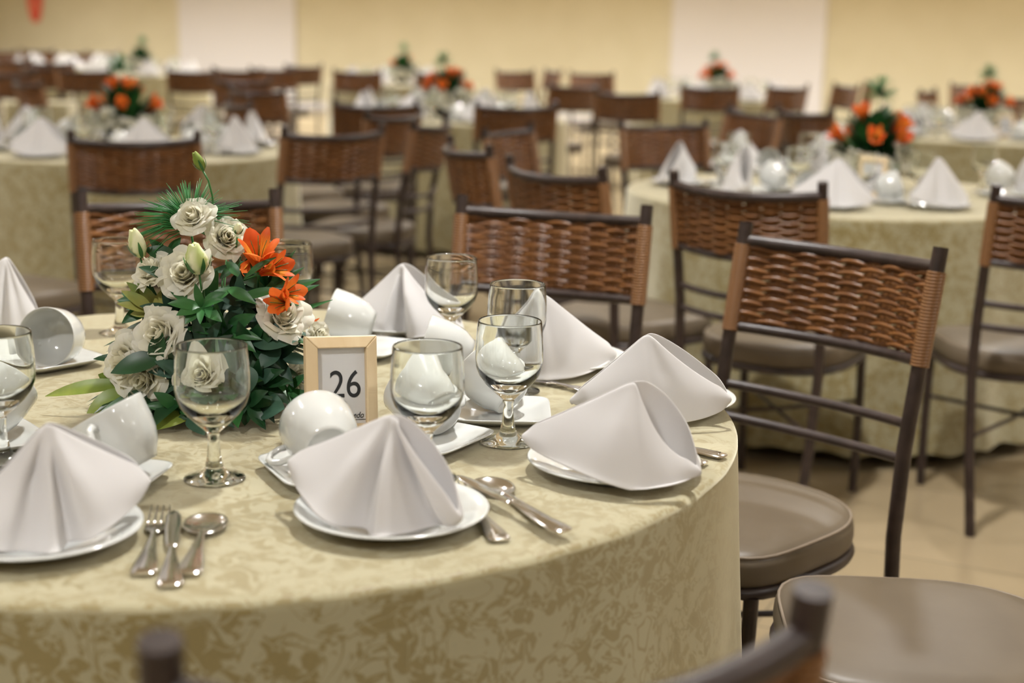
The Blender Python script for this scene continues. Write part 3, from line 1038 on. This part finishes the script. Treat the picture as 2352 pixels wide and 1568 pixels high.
me = text_mesh('26', .047)
for v in me.vertices:
    x, y, z = v.co; v.co = (x * .93 + .0055, -.0024 - z, y * 1.08 + .050)
me.materials.clear(); me.materials.append(M['ink'])
nm = bpy.data.objects.new('numeral', me); COL.objects.link(nm); nm.parent = fr; nm['label'] = 'black number 26'
me = text_mesh('Macedo', .0115, .35)
for v in me.vertices:
    x, y, z = v.co; v.co = (x * .82 + .014, -.0024 - z, y + .0225)
me.materials.clear(); me.materials.append(M['ink'])
lg = bpy.data.objects.new('logo', me); COL.objects.link(lg); lg.parent = fr; lg['label'] = 'small script logo with a flower'
b_ = MB()
b_.box((.020, -.0024, .0205), (.026, .0004, .0007))
for k in range(5):
    a = k * 2 * PI / 5 + .3
    cx, cz = -.002 + .0024 * math.cos(a), .0335 + .0024 * math.sin(a)
    b_.add([(cx + .0015 * math.cos(t), -.0026, cz + .0015 * math.sin(t)) for t in np.linspace(0, 2 * PI, 9)[:-1]], [tuple(range(8))])
pts = [(-.006 + .006 * math.cos(t) * (t / 6), -.0026, .0225 + .004 * math.sin(t) * (t / 5)) for t in np.linspace(0.5, 6.5, 22)]
b_.tube(pts, .00035, 4)
b_.build('ornament', M['ink'], lg, smooth=False)
fr.location = (DF.x, DF.y + .004, TT + .001)
fr.rotation_euler = (math.radians(-11), math.radians(2), math.radians(21))

# ------------------------------------------------------------------ flowers
def basis(n, up=Vector((0, 0, 1))):
    n = Vector(n).normalized()
    x = up.cross(n)
    if x.length < .05: x = Vector((1, 0, 0)).cross(n)
    x.normalize(); y = n.cross(x)
    return Matrix((x, y, n)).transposed()


def leaf(b_, base, tip, width, nrm=(0, 0, 1), curl=.15, fold=.18, shape=1.0, wav=0.0, nu=9, nw=5):
    base = Vector(base); tip = Vector(tip); d = tip - base; Ln = d.length
    if Ln < 1e-5: return
    t = d / Ln; n = Vector(nrm); n = n - t * n.dot(t)
    if n.length < 1e-3: n = t.orthogonal()
    n.normalize(); s = t.cross(n)
    P = []; uvs = []
    for i in range(nu):
        u = i / (nu - 1)
        wd = width * .5 * (math.sin(PI * min(1, u ** .85)) ** shape) + .0004
        c = base + d * u + n * (curl * Ln * (math.sin(PI * u * .9)))
        row = []
        for j in range(nw):
            q = -1 + 2 * j / (nw - 1)
            row.append(c + s * (wd * q) + n * (fold * abs(q) * wd + wav * math.sin(u * 14 + q * 2) * width))
            uvs.append((j / (nw - 1), u))
        P.append(row)
    b_.grid(P, uvs)


def rose(center, facing, r, seed, parent, name='rose', mats=None, layers=6, openn=1.0):
    rr = random.Random(seed)
    B = basis(facing)
    b_ = MB()
    c0 = Vector(center)
    for k in range(layers):
        op = k / (layers - 1)
        n = 4 + k
        b_.cur = 1 if op < .3 else 0
        for q in range(n):
            ph = 2 * PI * (q + .5 * (k % 2)) / n + rr.uniform(-.25, .25)
            half = (PI / n) * 1.9
            rt = r * (.16 + .68 * op ** 1.1 * openn) * rr.uniform(.93, 1.07)
            rb = r * .14
            hh = r * (1.10 - .40 * op * openn) * rr.uniform(.92, 1.08)
            P = []
            nu, nw = 8, 9
            fz = rr.uniform(0, 6)
            for i in range(nu):
                t = i / (nu - 1)
                row = []
                for j in range(nw):
                    a = -1 + 2 * j / (nw - 1)
                    edge = 1 - .22 * a * a * t
                    rad = rb + (rt - rb) * t ** .55 + .22 * r * op ** 2 * max(0, t - .72) / .28
                    rad *= 1 + .10 * math.sin(a * 2.2 + fz) * t
                    z = hh * t * edge - .18 * r * op * max(0, t - .75) / .25
                    z += r * .05 * math.sin(a * 5 + fz) * t * t
                    an = ph + a * half * (.75 + .25 * math.sin(PI * min(1, t * .8 + .1)))
                    rad2 = rad * (1 - .10 * a * (1 if q % 2 else -1))
                    row.append(c0 + B @ Vector((rad2 * math.cos(an), rad2 * math.sin(an), z - r * .45)))
                P.append(row)
            b_.grid(P)
    # calyx
    b_.cur = 2
    b_.tube([c0 + B @ Vector((0, 0, -r * .95)), c0 + B @ Vector((0, 0, -r * .62)), c0 + B @ Vector((0, 0, -r * .42))], [.0015, r * .14, r * .22], 8)
    o = b_.build(name, [M['petal'], M['petal_inner'], M['stem']], parent)
    return o


def lily(center, facing, r, seed, parent, name='orange_lily'):
    rr = random.Random(seed)
    B = basis(facing)
    b_ = MB(); c0 = Vector(center)
    base = c0 - B @ Vector((0, 0, r * .9))
    for q in range(6):
        inner = q % 2
        ph = 2 * PI * q / 6 + rr.uniform(-.15, .15)
        b_.cur = inner
        op = rr.uniform(.55, .85)
        d = Vector((math.cos(ph), math.sin(ph), 0)); sd = Vector((-math.sin(ph), math.cos(ph), 0))
        nu, nw = 10, 5
        P = []; uvs = []
        wd = r * (.20 if inner else .36)
        for i in range(nu):
            t = i / (nu - 1)
            rad = r * (.05 + .95 * op * t ** 1.6); z = r * 1.75 * t - r * .35 * t ** 3 * op
            ww = wd * (math.sin(PI * min(1, t ** 1.5 * .93 + .05)) ** .8 + .08)
            row = []
            for j in range(nw):
                a = -1 + 2 * j / (nw - 1)
                row.append(base + B @ (d * (rad - .25 * ww * (1 - a * a)) + sd * (ww * a) + Vector((0, 0, z))))
                uvs.append((j / (nw - 1), t))
            P.append(row)
        b_.grid(P, uvs)
    b_.cur = 2
    b_.tube([base - B @ Vector((0, 0, r * .9)), base - B @ Vector((0, 0, r * .2)), base + B @ Vector((0, 0, .05 * r))], [.0013, .0016, r * .10], 6)
    for q in range(4):
        a = q * 1.6
        b_.tube([base, base + B @ Vector((.15 * r * math.cos(a), .15 * r * math.sin(a), r)), base + B @ Vector((.28 * r * math.cos(a), .28 * r * math.sin(a), r * 1.45))], .0005, 4)
    return b_.build(name, [M['orange'], M['orange_yellow'], M['stem']], parent, uvname='UVMap')


def budf(center, axis, r, L_, parent, stem_pts=None, m='bud'):
    B = basis(axis); b_ = MB(); c0 = Vector(center)
    rows = []
    prof = [(.02, -.5), (.55, -.42), (.92, -.2), (1, 0), (.86, .2), (.62, .36), (.50, .46), (.42, .50), (.05, .47)]
    for (q, z) in prof:
        row = []
        for k in range(18):
            a = 2 * PI * k / 18 + z * 1.8
            w_ = q * r * (1 + .10 * math.sin(3 * a + 4 * z))
            zz = z * L_ + (.04 * L_ * math.sin(3 * a) if z > .4 else 0)
            row.append(c0 + B @ Vector((w_ * math.cos(a), w_ * math.sin(a), zz)))
        rows.append(row)
    b_.grid(rows, close_v=True)
    o = b_.build('flower_bud', M[m], parent)
    s_ = MB()
    for q in range(5):
        a = 2 * PI * q / 5
        d = Vector((math.cos(a), math.sin(a), 0))
        leaf(s_, c0 + B @ (d * r * .25 + Vector((0, 0, -.5 * L_))), c0 + B @ (d * r * 1.22 + Vector((0, 0, .12 * L_))), r * .42, B @ d, .12, .1, 1)
    st = stem_pts or [c0 + B @ Vector((0, 0, -.48 * L_)), c0 + B @ Vector((0, 0, -.9 * L_)), c0 + B @ Vector((0, 0, -1.6 * L_))]
    s_.tube(st, .0014, 6)
    s_.build('calyx', M['stem'], o)
    return o


AC = Vector((TABLES['main'][0], TABLES['main'][1], TT))
arr = thing('flower_arrangement', 'table centrepiece of white roses, orange lilies and dark leaves beside the number frame', 'flowers', AC)


def Q(px, py, dd=0.0): return atD(px, py, AC.y + dd) - AC


b_ = MB(); b_.lathe([(0, .001), (.055, .001), (.065, .03), (.070, .055), (.066, .055), (.0, .05)], 32)
b_.build('bowl', M['dark'], arr)
# roses: px, py, radius px, depth offset, facing
RS = [(444, 496, 44, -.035, (-.15, -.75, .55)), (520, 546, 47, -.03, (.35, -.75, .35)), (352, 622, 50, -.05, (-.45, -.45, .65)),
      (425, 628, 56, -.07, (-.05, -.8, .35)), (652, 728, 56, -.075, (.35, -.6, .6)), (368, 765, 58, -.10, (-.3, -.85, .3)),
      (288, 830, 60, -.085, (-.55, -.75, .25)), (330, 868, 52, -.10, (-.3, -.9, -.1)), (732, 772, 34, -.02, (.7, -.5, .3)),
      (462, 862, 50, -.135, (-.1, -.9, .3)), (688, 868, 40, .0, (.5, -.75, .1)), (405, 800, 40, -.05, (-.1, -.9, .2))]
for i, (x, y, r, dd, fc) in enumerate(RS):
    rose(Q(x, y, dd), fc, r / 1640 * 1.02, 40 + i, arr, 'white_rose')
for i, (x, y, r, dd, fc) in enumerate([(594, 580, 62, -.06, (.1, -.45, .8)), (632, 615, 50, -.07, (.75, -.35, .35)), (662, 672, 46, -.09, (.75, -.5, .3)),
                                       (645, 696, 44, -.10, (-.3, -.8, .2)), (560, 615, 34, -.01, (-.4, -.3, -.5)), (715, 745, 24, .02, (.7, -.2, -.1)), (615, 600, 38, -.02, (.5, -.7, .5))]):
    lily(Q(x, y, dd), fc, r / 1640, 80 + i, arr)
budf(Q(316, 560, -.04), (-.25, -.1, 1), .0115, .040, arr, [Q(322, 590, -.04), Q(330, 620, -.03), Q(370, 700, 0)])
budf(Q(452, 596, -.085), (-.12, -.1, 1), .0150, .042, arr, [Q(458, 630, -.085), Q(462, 660, -.08), Q(470, 760, -.03)])
budf(Q(457, 371, -.02), (-.40, -.1, .9), .0072, .027, arr, [Q(466, 392, -.02), Q(479, 415, -.02), Q(488, 450, -.02), Q(491, 490, -.02), Q(488, 545, -.02), Q(480, 660, -.01)], m='leaf_light')
budf(Q(547, 526, -.05), (.2, -.3, .9), .006, .016, arr, [Q(545, 545, -.04), Q(540, 600, -.02)])

# needle tuft (papyrus)
b_ = MB(); rr = random.Random(5)
c = Q(438, 522, -.012)
for k in range(210):
    a = rr.uniform(-1.75, 1.55) if k % 5 else rr.uniform(-2.2, 2.2)
    el = rr.uniform(-.45, .45)
    Ln = rr.uniform(104, 138) / 1640 * (1.0 if abs(a) > .9 else .86)
    d = Vector((math.sin(a), el, math.cos(a) * .92)).normalized()
    mid = c + d * Ln * .5
    tip = c + d * Ln + Vector((0, 0, -.012 * abs(math.sin(a))))
    b_.tube([c + d * .006, mid + Vector((0, 0, .003)), tip], [.0010, .0008, .0003], 3)
b_.tube([c, Q(448, 600, 0), Q(455, 760, 0)], .0016, 6)
b_.build('needle_tuft', M['needle'], arr)


def leaves(name, specs, m, shape=.85, single=False):
    if single:
        for sp_ in specs: leaves(name, [sp_], m, shape)
        return
    b_ = MB()
    for sp_ in specs:
        (x0, y0, x1, y1, wpx) = sp_[:5]
        d0 = sp_[5] if len(sp_) > 5 else -.05
        d1 = sp_[6] if len(sp_) > 6 else d0 - .02
        nr = sp_[7] if len(sp_) > 7 else (0, -.75, .65)
        A = Q(x0, y0, d0); B = Q(x1, y1, d1)
        for P in (A, B):
            if P.z < .004: P.z = .004
        leaf(b_, A, B, wpx / 1640, nr, .08, .16, shape)
    return b_.build(name, M[m], arr)


leaves('pittosporum_rosette', [(463, 705, 385, 698, 26, -.09, -.1), (463, 705, 405, 725, 28, -.09, -.11), (463, 705, 448, 650, 18, -.09, -.1), (463, 705, 520, 672, 30, -.09, -.1),
                               (463, 705, 515, 690, 18, -.09, -.11), (463, 705, 510, 740, 26, -.09, -.11), (463, 705, 425, 745, 26, -.09, -.11), (463, 705, 460, 745, 16, -.09, -.12),
                               (463, 705, 390, 668, 28, -.085, -.08), (470, 700, 540, 660, 26, -.08, -.07), (480, 690, 500, 620, 26, -.06, -.05)], 'leaf_mid')
leaves('variegated_sprig', [(350, 715, 268, 698, 22, -.06, -.07), (350, 712, 278, 668, 26, -.06, -.07), (352, 705, 290, 648, 26, -.05, -.06), (355, 700, 315, 650, 24, -.05, -.06),
                            (360, 715, 335, 662, 26, -.05, -.05), (365, 725, 372, 665, 28, -.05, -.05), (350, 720, 300, 722, 22, -.06, -.06)], 'leaf_var')
leaves('pale_leaf', [(300, 880, 105, 912, 34, -.05, -.06), (300, 900, 200, 950, 50, -.07, -.09), (450, 935, 335, 1010, 56, -.10, -.16), (260, 880, 225, 860, 30, -.04, -.05),
                     (465, 960, 458, 1015, 40, -.12, -.16)], 'leaf_light', single=True)
leaves('broad_leaf', [(410, 600, 332, 572, 40, -.03, -.03), (395, 640, 318, 614, 24, -.06, -.07), (375, 820, 255, 858, 50, -.11, -.12), (360, 840, 370, 755, 40, -.11, -.11),
                      (395, 830, 390, 770, 30, -.11, -.11), (300, 1015 - 190, 215, 825, 20, -.04, -.04), (470, 900, 430, 960, 40, -.12, -.14)], 'leaf_dark', single=True)
leaves('grey_leaf', [(575, 780, 690, 780, 66, -.08, -.09), (645, 800, 590, 850, 40, -.08, -.1), (600, 940, 655, 938, 62, -.12, -.14), (570, 840, 575, 900, 40, -.12, -.13),
                     (520, 800, 550, 860, 36, -.11, -.12), (590, 880, 640, 850, 34, -.1, -.11), (445, 950, 470, 1005, 50, -.13, -.17)], 'leaf_grey', single=True)
leaves('pointed_leaf', [(600, 700, 738, 642, 34, -.04, -.05), (590, 690, 700, 615, 26, -.03, -.03), (640, 740, 765, 690, 12, -.03, -.02), (620, 660, 680, 575, 18, -.03, -.03),
                        (560, 640, 640, 590, 16, -.06, -.08), (630, 700, 735, 655, 24, -.03, -.03), (540, 690, 660, 665, 24, -.07, -.08), (520, 660, 590, 700, 26, -.07, -.09),
                        (505, 640, 560, 600, 22, -.03, -.03), (520, 600, 555, 640, 22, -.04, -.05), (590, 730, 650, 690, 22, -.06, -.07)], 'leaf_mid', 1.1)
# leafy sprigs between the flowers
rr = random.Random(31)
for (x, y, dd, ln, cnt) in [(350, 700, -.04, 75, 8), (520, 760, -.07, 85, 9), (580, 800, -.07, 85, 9), (470, 800, -.08, 80, 8), (430, 860, -.10, 80, 8), (520, 880, -.10, 85, 9),
                            (600, 880, -.09, 80, 8), (380, 925, -.09, 75, 7), (640, 820, -.06, 75, 7), (560, 700, -.05, 80, 8), (610, 660, -.02, 75, 7), (660, 900, -.06, 70, 6), (400, 720, -.05, 70, 7),
                            (480, 930, -.12, 75, 7), (570, 930, -.12, 75, 7), (390, 590, .0, 60, 5), (560, 620, .0, 70, 6), (410, 940, -.12, 70, 6)]:
    b_ = MB(); c = Q(x, y, dd)
    if c.z < .012: c.z = .012
    for k in range(cnt):
        a = 2 * PI * k / cnt + rr.uniform(-.3, .3)
        B = c + Vector((math.cos(a) * ln / 1640, -rr.uniform(.0, .03), math.sin(a) * ln / 1640 * rr.uniform(.7, 1)))
        if B.z < .005: B.z = .005
        leaf(b_, c, B, ln * rr.uniform(.30, .42) / 1640, (rr.uniform(-.4, .4), -.8, .5), .10, .2, .9, .01)
    b_.tube([c, c + Vector((0, .03, -.02)), Vector((c.x * .4, .02, .05))], .0012, 5)
    b_.build('leaf_sprig', M[rr.choice(['leaf_dark', 'leaf_dark', 'leaf_mid', 'leaf_grey'])], arr)
# filling sprigs
rr = random.Random(9)
for sname, cnt, mm in (('foliage', 70, 'leaf_dark'), ('foliage', 70, 'leaf_dark'), ('foliage', 40, 'leaf_mid'), ('foliage', 30, 'leaf_grey')):
    b_ = MB()
    for k in range(cnt):
        a = rr.uniform(0, 2 * PI); el = rr.uniform(-.15, 1.1)
        d = Vector((math.cos(a) * math.cos(el), math.sin(a) * math.cos(el), math.sin(el)))
        cpos = Vector((0.0, 0, .075))
        A = cpos + Vector((d.x * .060, d.y * .045, d.z * .075))
        B = cpos + Vector((d.x * .135, d.y * .095, d.z * .115 + rr.uniform(-.03, .0)))
        B += Vector((rr.uniform(-.02, .02), rr.uniform(-.02, .02), 0))
        if B.z < .006: B.z = .006
        leaf(b_, A, B, rr.uniform(.020, .034), (d.x * .5, d.y * .5, 1), .12, .15, .9, .01)
    # skirt of leaves lying over the cloth
    for k in range(cnt // 5):
        a = rr.uniform(0, 2 * PI)
        d = Vector((math.cos(a), math.sin(a), 0))
        leaf(b_, d * .06 + Vector((0, 0, .035)), d * rr.uniform(.13, .19) + Vector((0, 0, .008)), rr.uniform(.024, .034), (0, 0, 1), .1, .15, .9)
    b_.build(sname, M[mm], arr)
b_ = MB()
for k in range(26):
    a = rr.uniform(0, 2 * PI); q = rr.uniform(.01, .05)
    b_.tube([(q * .5 * math.cos(a), q * .5 * math.sin(a), .04), (q * math.cos(a), q * math.sin(a), .13), (q * 1.6 * math.cos(a), q * 1.6 * math.sin(a), rr.uniform(.17, .22))], .0013, 5)
b_.build('stems', M['stem'], arr)

# ---- centrepiece for the tables behind: more orange
def make_arr2():
    root = thing('flower_arrangement', 'x', 'flowers')
    rr = random.Random(77)
    b_ = MB(); b_.lathe([(0, .001), (.055, .001), (.065, .03), (.070, .055), (.066, .055), (.0, .05)], 24)
    b_.build('bowl', M['dark'], root)
    for k in range(9):
        a = 2 * PI * k / 9 + rr.uniform(-.2, .2); el = rr.choice((.45, .8, 1.2))
        d = Vector((math.cos(a) * math.cos(el), math.sin(a) * math.cos(el), math.sin(el)))
        lily(Vector((0, 0, .085)) + d * Vector((1, 1, 1)).length / 1.732 * .115, d + Vector((0, 0, .2)), .036, 200 + k, root)
    for k in range(9):
        a = 2 * PI * k / 9 + .3; el = rr.uniform(-.1, .35)
        d = Vector((math.cos(a) * math.cos(el), math.sin(a) * math.cos(el), math.sin(el)))
        rose(Vector((0, 0, .065)) + d * .105, d, .036, 300 + k, root, 'white_rose')
    for q in range(2):
        b_ = MB()
        for k in range(80):
            a = rr.uniform(0, 2 * PI); el = rr.uniform(-.1, 1.3)
            d = Vector((math.cos(a) * math.cos(el), math.sin(a) * math.cos(el), math.sin(el)))
            A = Vector((0, 0, .06)) + d * .06; B = Vector((0, 0, .07)) + d * rr.uniform(.12, .155)
            if B.z < .006: B.z = .006
            leaf(b_, A, B, rr.uniform(.024, .04), (d.x * .5, d.y * .5, 1), .12, .15, .9, nu=6, nw=3)
        b_.build('foliage', M['leaf_dark' if q else 'leaf_mid'], root)
    b_ = MB()
    c = Vector((.02, .01, .235))
    for k in range(110):
        a = rr.uniform(0, 2 * PI); el = rr.uniform(-.5, 1.4)
        d = Vector((math.cos(a) * math.cos(el), math.sin(a) * math.cos(el), math.sin(el)))
        b_.tube([c, c + d * .05], [.0010, .0006], 3)
    b_.tube([(0, 0, .06), (.01, 0, .15), c], .002, 5)
    b_.build('needle_tuft', M['needle'], root)
    return root


A2 = Proto(make_arr2())
for k, rz, ttl in (('right', .3, 'orange and white flower centrepiece beside the frame on the right-hand second-row table'),
                   ('left', 1.9, 'orange flower centrepiece on the left second-row table, above a chair back'),
                   ('mid', 3.0, 'small green and orange centrepiece on the middle third-row table'),
                   ('edge', 4.1, 'red-orange centrepiece on the third-row table at the right edge'),
                   ('farleft', 5.2, 'mostly green centrepiece on the far-left table by the wall'),
                   ('farmid', .9, 'green centrepiece with a little orange against the wall on the farthest middle table'),
                   ('farright', 2.4, 'green and orange centrepiece before the right white wall panel')):
    x, y = TABLES[k]
    if k == 'right': x += .13; y += .10
    o = A2.put(ttl, (x, y, TT + .0005), rz, 'flower centrepieces on the tables behind')
    if k in ('right', 'edge'): o.scale = (1.25, 1.25, 1.4)
    if k in ('farleft', 'farmid'):
        ll_ = [c_ for c_ in o.children if c_.name.startswith('orange_lily')]
        for c_ in ll_[(0 if k == 'farleft' else 3):]: bpy.data.objects.remove(c_)

# ------------------------------------------------------------------ background place settings
nvar = [make_napkin(w=.25, h=.155, dep=.115, c0=.1, gap=.02, exF=1.2, exB=.85, creases=((.1, .012, .2),), seed=21),
        make_napkin(w=.245, h=.16, dep=.105, c0=-.1, gap=.02, exF=1.3, exB=.85, creases=((-.3, .01, .2), (.4, -.006, .2)), seed=22)]
NB = [Proto(o) for o in nvar]
POS8 = {-112: 'near side left', -67: 'near side right', -157: 'left end, nearer side', 157: 'left end, farther side', 112: 'far side left', 67: 'far side right', 22: 'right end, farther side', -22: 'right end, nearer side'}


def bg_setting(tk, x, y, where, i, glass=True, cup=True):
    tx, ty = TABLES[tk]; tn = TN[tk]
    d = Vector((x - tx, y - ty, 0)).normalized(); n = Vector((-d.y, d.x, 0))
    PLATE.put('white plate on %s, %s' % (tn, where), (x, y, TT + .0002), i, 'plates on ' + tn)
    NB[i % 2].put('white napkin on %s, %s' % (tn, where), (x, y, PLZ), math.atan2(-n.x, n.y) * 0 + math.atan2(d.y, d.x) + PI / 2 + R_.uniform(-.3, .3), 'napkins on ' + tn)
    if glass:
        p = Vector((x, y, 0)) - d * .17 + n * .08
        GOB.put('clear goblet on %s, %s' % (tn, where), (p.x, p.y, TT + .0003), i, 'goblets on ' + tn)
    if cup:
        p = Vector((x, y, 0)) - d * .16 - n * .07
        SAUCER.put('square saucer on %s, %s' % (tn, where), (p.x, p.y, TT + .0003), math.atan2(d.y, d.x) + .3 * (i % 3), 'saucers on ' + tn)
        mo = (math.cos(i * 2.1), math.sin(i * 2.1) * .8, .35)
        put_cup(p, mo, 1.0 + i, TT + .0052, 'white coffee cup on %s, %s' % (tn, where), 'coffee cups on ' + tn)


def seats(tk, glass=True, cup=True, rot=0.0, skip=()):
    tx, ty = TABLES[tk]
    for i, (a, wname) in enumerate(POS8.items()):
        if a in skip: continue
        t = math.radians(a + rot)
        bg_setting(tk, tx + .55 * math.cos(t), ty + .55 * math.sin(t), wname, i, glass, cup)


for i, (px, py, wn) in enumerate([(1560, 418, 'at its left end'), (1700, 436, 'above a woven chair back'), (1910, 470, 'right of the woven chair back'),
                                  (2155, 470, 'at its near edge, alone in view'), (2385, 440, 'cut by the right picture edge'), (1690, 385, 'far left, behind a goblet'), (1900, 388, 'far side, left of the flowers')]):
    p = at(px, py, TT + .012)
    bg_setting('right', p.x, p.y, wn, i)
fr2 = dup(fr, 'blurred wooden number frame before the flowers on the right-hand second-row table', 'number frames on the tables behind')
p = at(2000, 452, TT); fr2.location = (p.x, p.y, TT + .001); fr2.rotation_euler = (math.radians(-9), 0, math.radians(-12))
seats('left'); seats('mid'); seats('edge'); seats('farleft', cup=False); seats('farmid', cup=False); seats('farright', cup=False); seats('corner', cup=False, glass=False)
q = dup(fr, 'blurred wooden number frame on the third-row table at the right edge', 'number frames on the tables behind')
q.location = (TABLES['edge'][0] + .05, TABLES['edge'][1] - .22, TT + .001); q.rotation_euler = (math.radians(-9), 0, math.radians(-15))

# ------------------------------------------------------------------ background chairs
GB = 'woven-back chairs at the tables behind'
chair_px((152, 300), (463, 300), 'chair in the second row directly above the bouquet, seen from behind', GB)
chair_px((1532, 392), (1898, 420), 'chair with curved woven back before the right-hand second-row table', GB)
chair_px((2262, 425), (2700, 432), 'chair cut by the right picture edge, before the right-hand second-row table', GB)
chair_px((1155, 355), (1383, 385), 'chair with a pale highlight on its curved top rail, behind the nearest far-side chair', GB)
chair_px((672, 290), (868, 285), 'chair right of the left second-row table, turned towards it', GB)


placed = []
for o in COL.objects:
    if o.name.startswith('banquet_chair') and o.parent is None: placed.append(Vector((o.location.x, o.location.y, 0)))


chair_at(-1.72, 4.12, math.radians(60), 'chair at the left picture edge, only its taupe seat in view', GB)


def chair_bg(px, D, face_deg, label):
    p = atD(px, 200, D)
    o = chair_at(p.x, p.y, math.radians(face_deg), label, GB)
    q = Vector((o.location.x, o.location.y, 0))
    for it in range(30):
        for (tx, ty) in TABLES.values():
            d = q - Vector((tx, ty, 0))
            if d.length < 1.0: q += d.normalized() * (1.0 - d.length)
        for r_ in placed:
            d = q - r_
            if d.length < .50: q += d.normalized() * (.50 - d.length)
    placed.append(q); o.location = (q.x, q.y, 0)


for (px, D, fd, lab) in [
    (1550, 6.05, -65, 'chair beyond the right-hand second-row table behind its leftmost napkin'),
    (1075, 4.75, 20, 'narrow sideways chair left of the chair with the pale rail highlight'),
    (1208, 5.5, -25, 'chair behind the pale-highlight chair, orange-brown post wrap at its left'),
    (984, 5.9, 165, 'sideways chair below the middle third-row centrepiece'),
    (900, 6.5, 150, 'sideways chair just right of the middle gap, overlapping another back'),
    (863, 7.35, 95, 'chair before the middle third-row table, left of its centrepiece'),
    (1188, 7.5, 100, 'chair before the middle third-row table, right of its centrepiece'),
    (1740, 7.2, -150, 'chair between the right-hand table and the right white panel'),
    (1685, 7.6, 170, 'chair left of the one between the right-hand table and the white panel'),
    (668, 7.4, 25, 'chair left of the middle third-row table, angled towards it'),
    (555, 10.2, 75, 'dark chair below the left white panel, at its left'),
    (590, 8.7, 60, 'dark chair below the left white panel, in front'),
    (700, 14.5, 130, 'chair under the right edge of the left white panel'),
    (545, 12.8, 95, 'chair far back under the middle of the left white panel'),
    (620, 13.2, 100, 'chair far back under the left white panel, right one'),
    (197, 11.9, 92, 'chair before the far-left table, left of its centrepiece'),
    (440, 12.3, 88, 'chair before the far-left table, right of its centrepiece'),
    (20, 10.8, 80, 'dark chair at the extreme left edge, third row'),
    (85, 12.5, 60, 'dark chair at far left, second from the picture edge'),
    (60, 9.2, 40, 'chair at far left in front of two others'),
    (120, 14.0, 100, 'farthest chair at the upper left below the red sign'),
    (30, 14.6, 80, 'farthest chair in the upper left corner'),
    (1180, 14.0, -60, 'chair against the beige wall right of the far middle table'),
    (1273, 14.4, 200, 'narrow chair against the beige wall between two others'),
    (1358, 13.8, -80, 'chair against the beige wall, left of the right white panel'),
    (1322, 10.6, 120, 'chair in the fourth row right of the middle centrepieces'),
    (1440, 9.5, 75, 'chair in the fourth row, partly hiding another'),
    (1632, 10.9, 85, 'chair before the table at the right white panel'),
    (1775, 11.3, 125, 'chair at right of the table before the right white panel'),
    (1910, 11.8, 195, 'chair beside the right edge of the right white panel'),
    (1988, 12.4, 170, 'narrow chair right of the right white panel'),
    (2128, 10.8, -30, 'tilted-looking chair against the wall left of the right-edge table'),
    (2240, 12.6, -95, 'chair against the wall behind the red-orange centrepiece'),
    (2318, 10.0, -120, 'chair at upper right corner beyond the right-edge table'),
    (2420, 7.9, 180, 'chair at the right picture edge beside the right-edge table'),
    (1900, 7.6, 30, 'chair left of the third-row table at the right edge'),
    (820, 13.0, 90, 'chair before the farthest middle table, left one'),
    (1010, 12.9, 90, 'chair before the farthest middle table, right one'),
    (160, 18.5, 100, 'farthest chair at upper left, right of the others below the sign'),
    (240, 19.0, 85, 'farthest chair left of the white panel, near the green centrepiece'),
    (90, 19.6, 110, 'farthest chair at upper left, directly under the red sign'),
    (10, 18.8, 70, 'farthest chair touching the left picture edge'),
]:
    chair_bg(px, D, fd, lab)

# small square side table with a cream cloth, far left
p = at(95, 234, .76)
b_ = MB()
b_.lathe([(0, .76), (.19, .76), (.202, .757), (.206, .75), (.212, .5), (.222, .25), (.23, .03)], 80, squ=9)
o = b_.build('covered_side_table', M['damask'], uvname='cloth')
b__ = o.data.uv_layers['cloth'].data
for l in range(len(b__)):
    v = o.data.vertices[o.data.loops[l].vertex_index].co; b__[l].uv = (v.x + v.y * .5, v.z)
o.location = (p.x, p.y, 0); o.rotation_euler = (0, 0, .1)
tag(o, 'small square side table under a cream cloth, behind the left second-row table', 'side table')
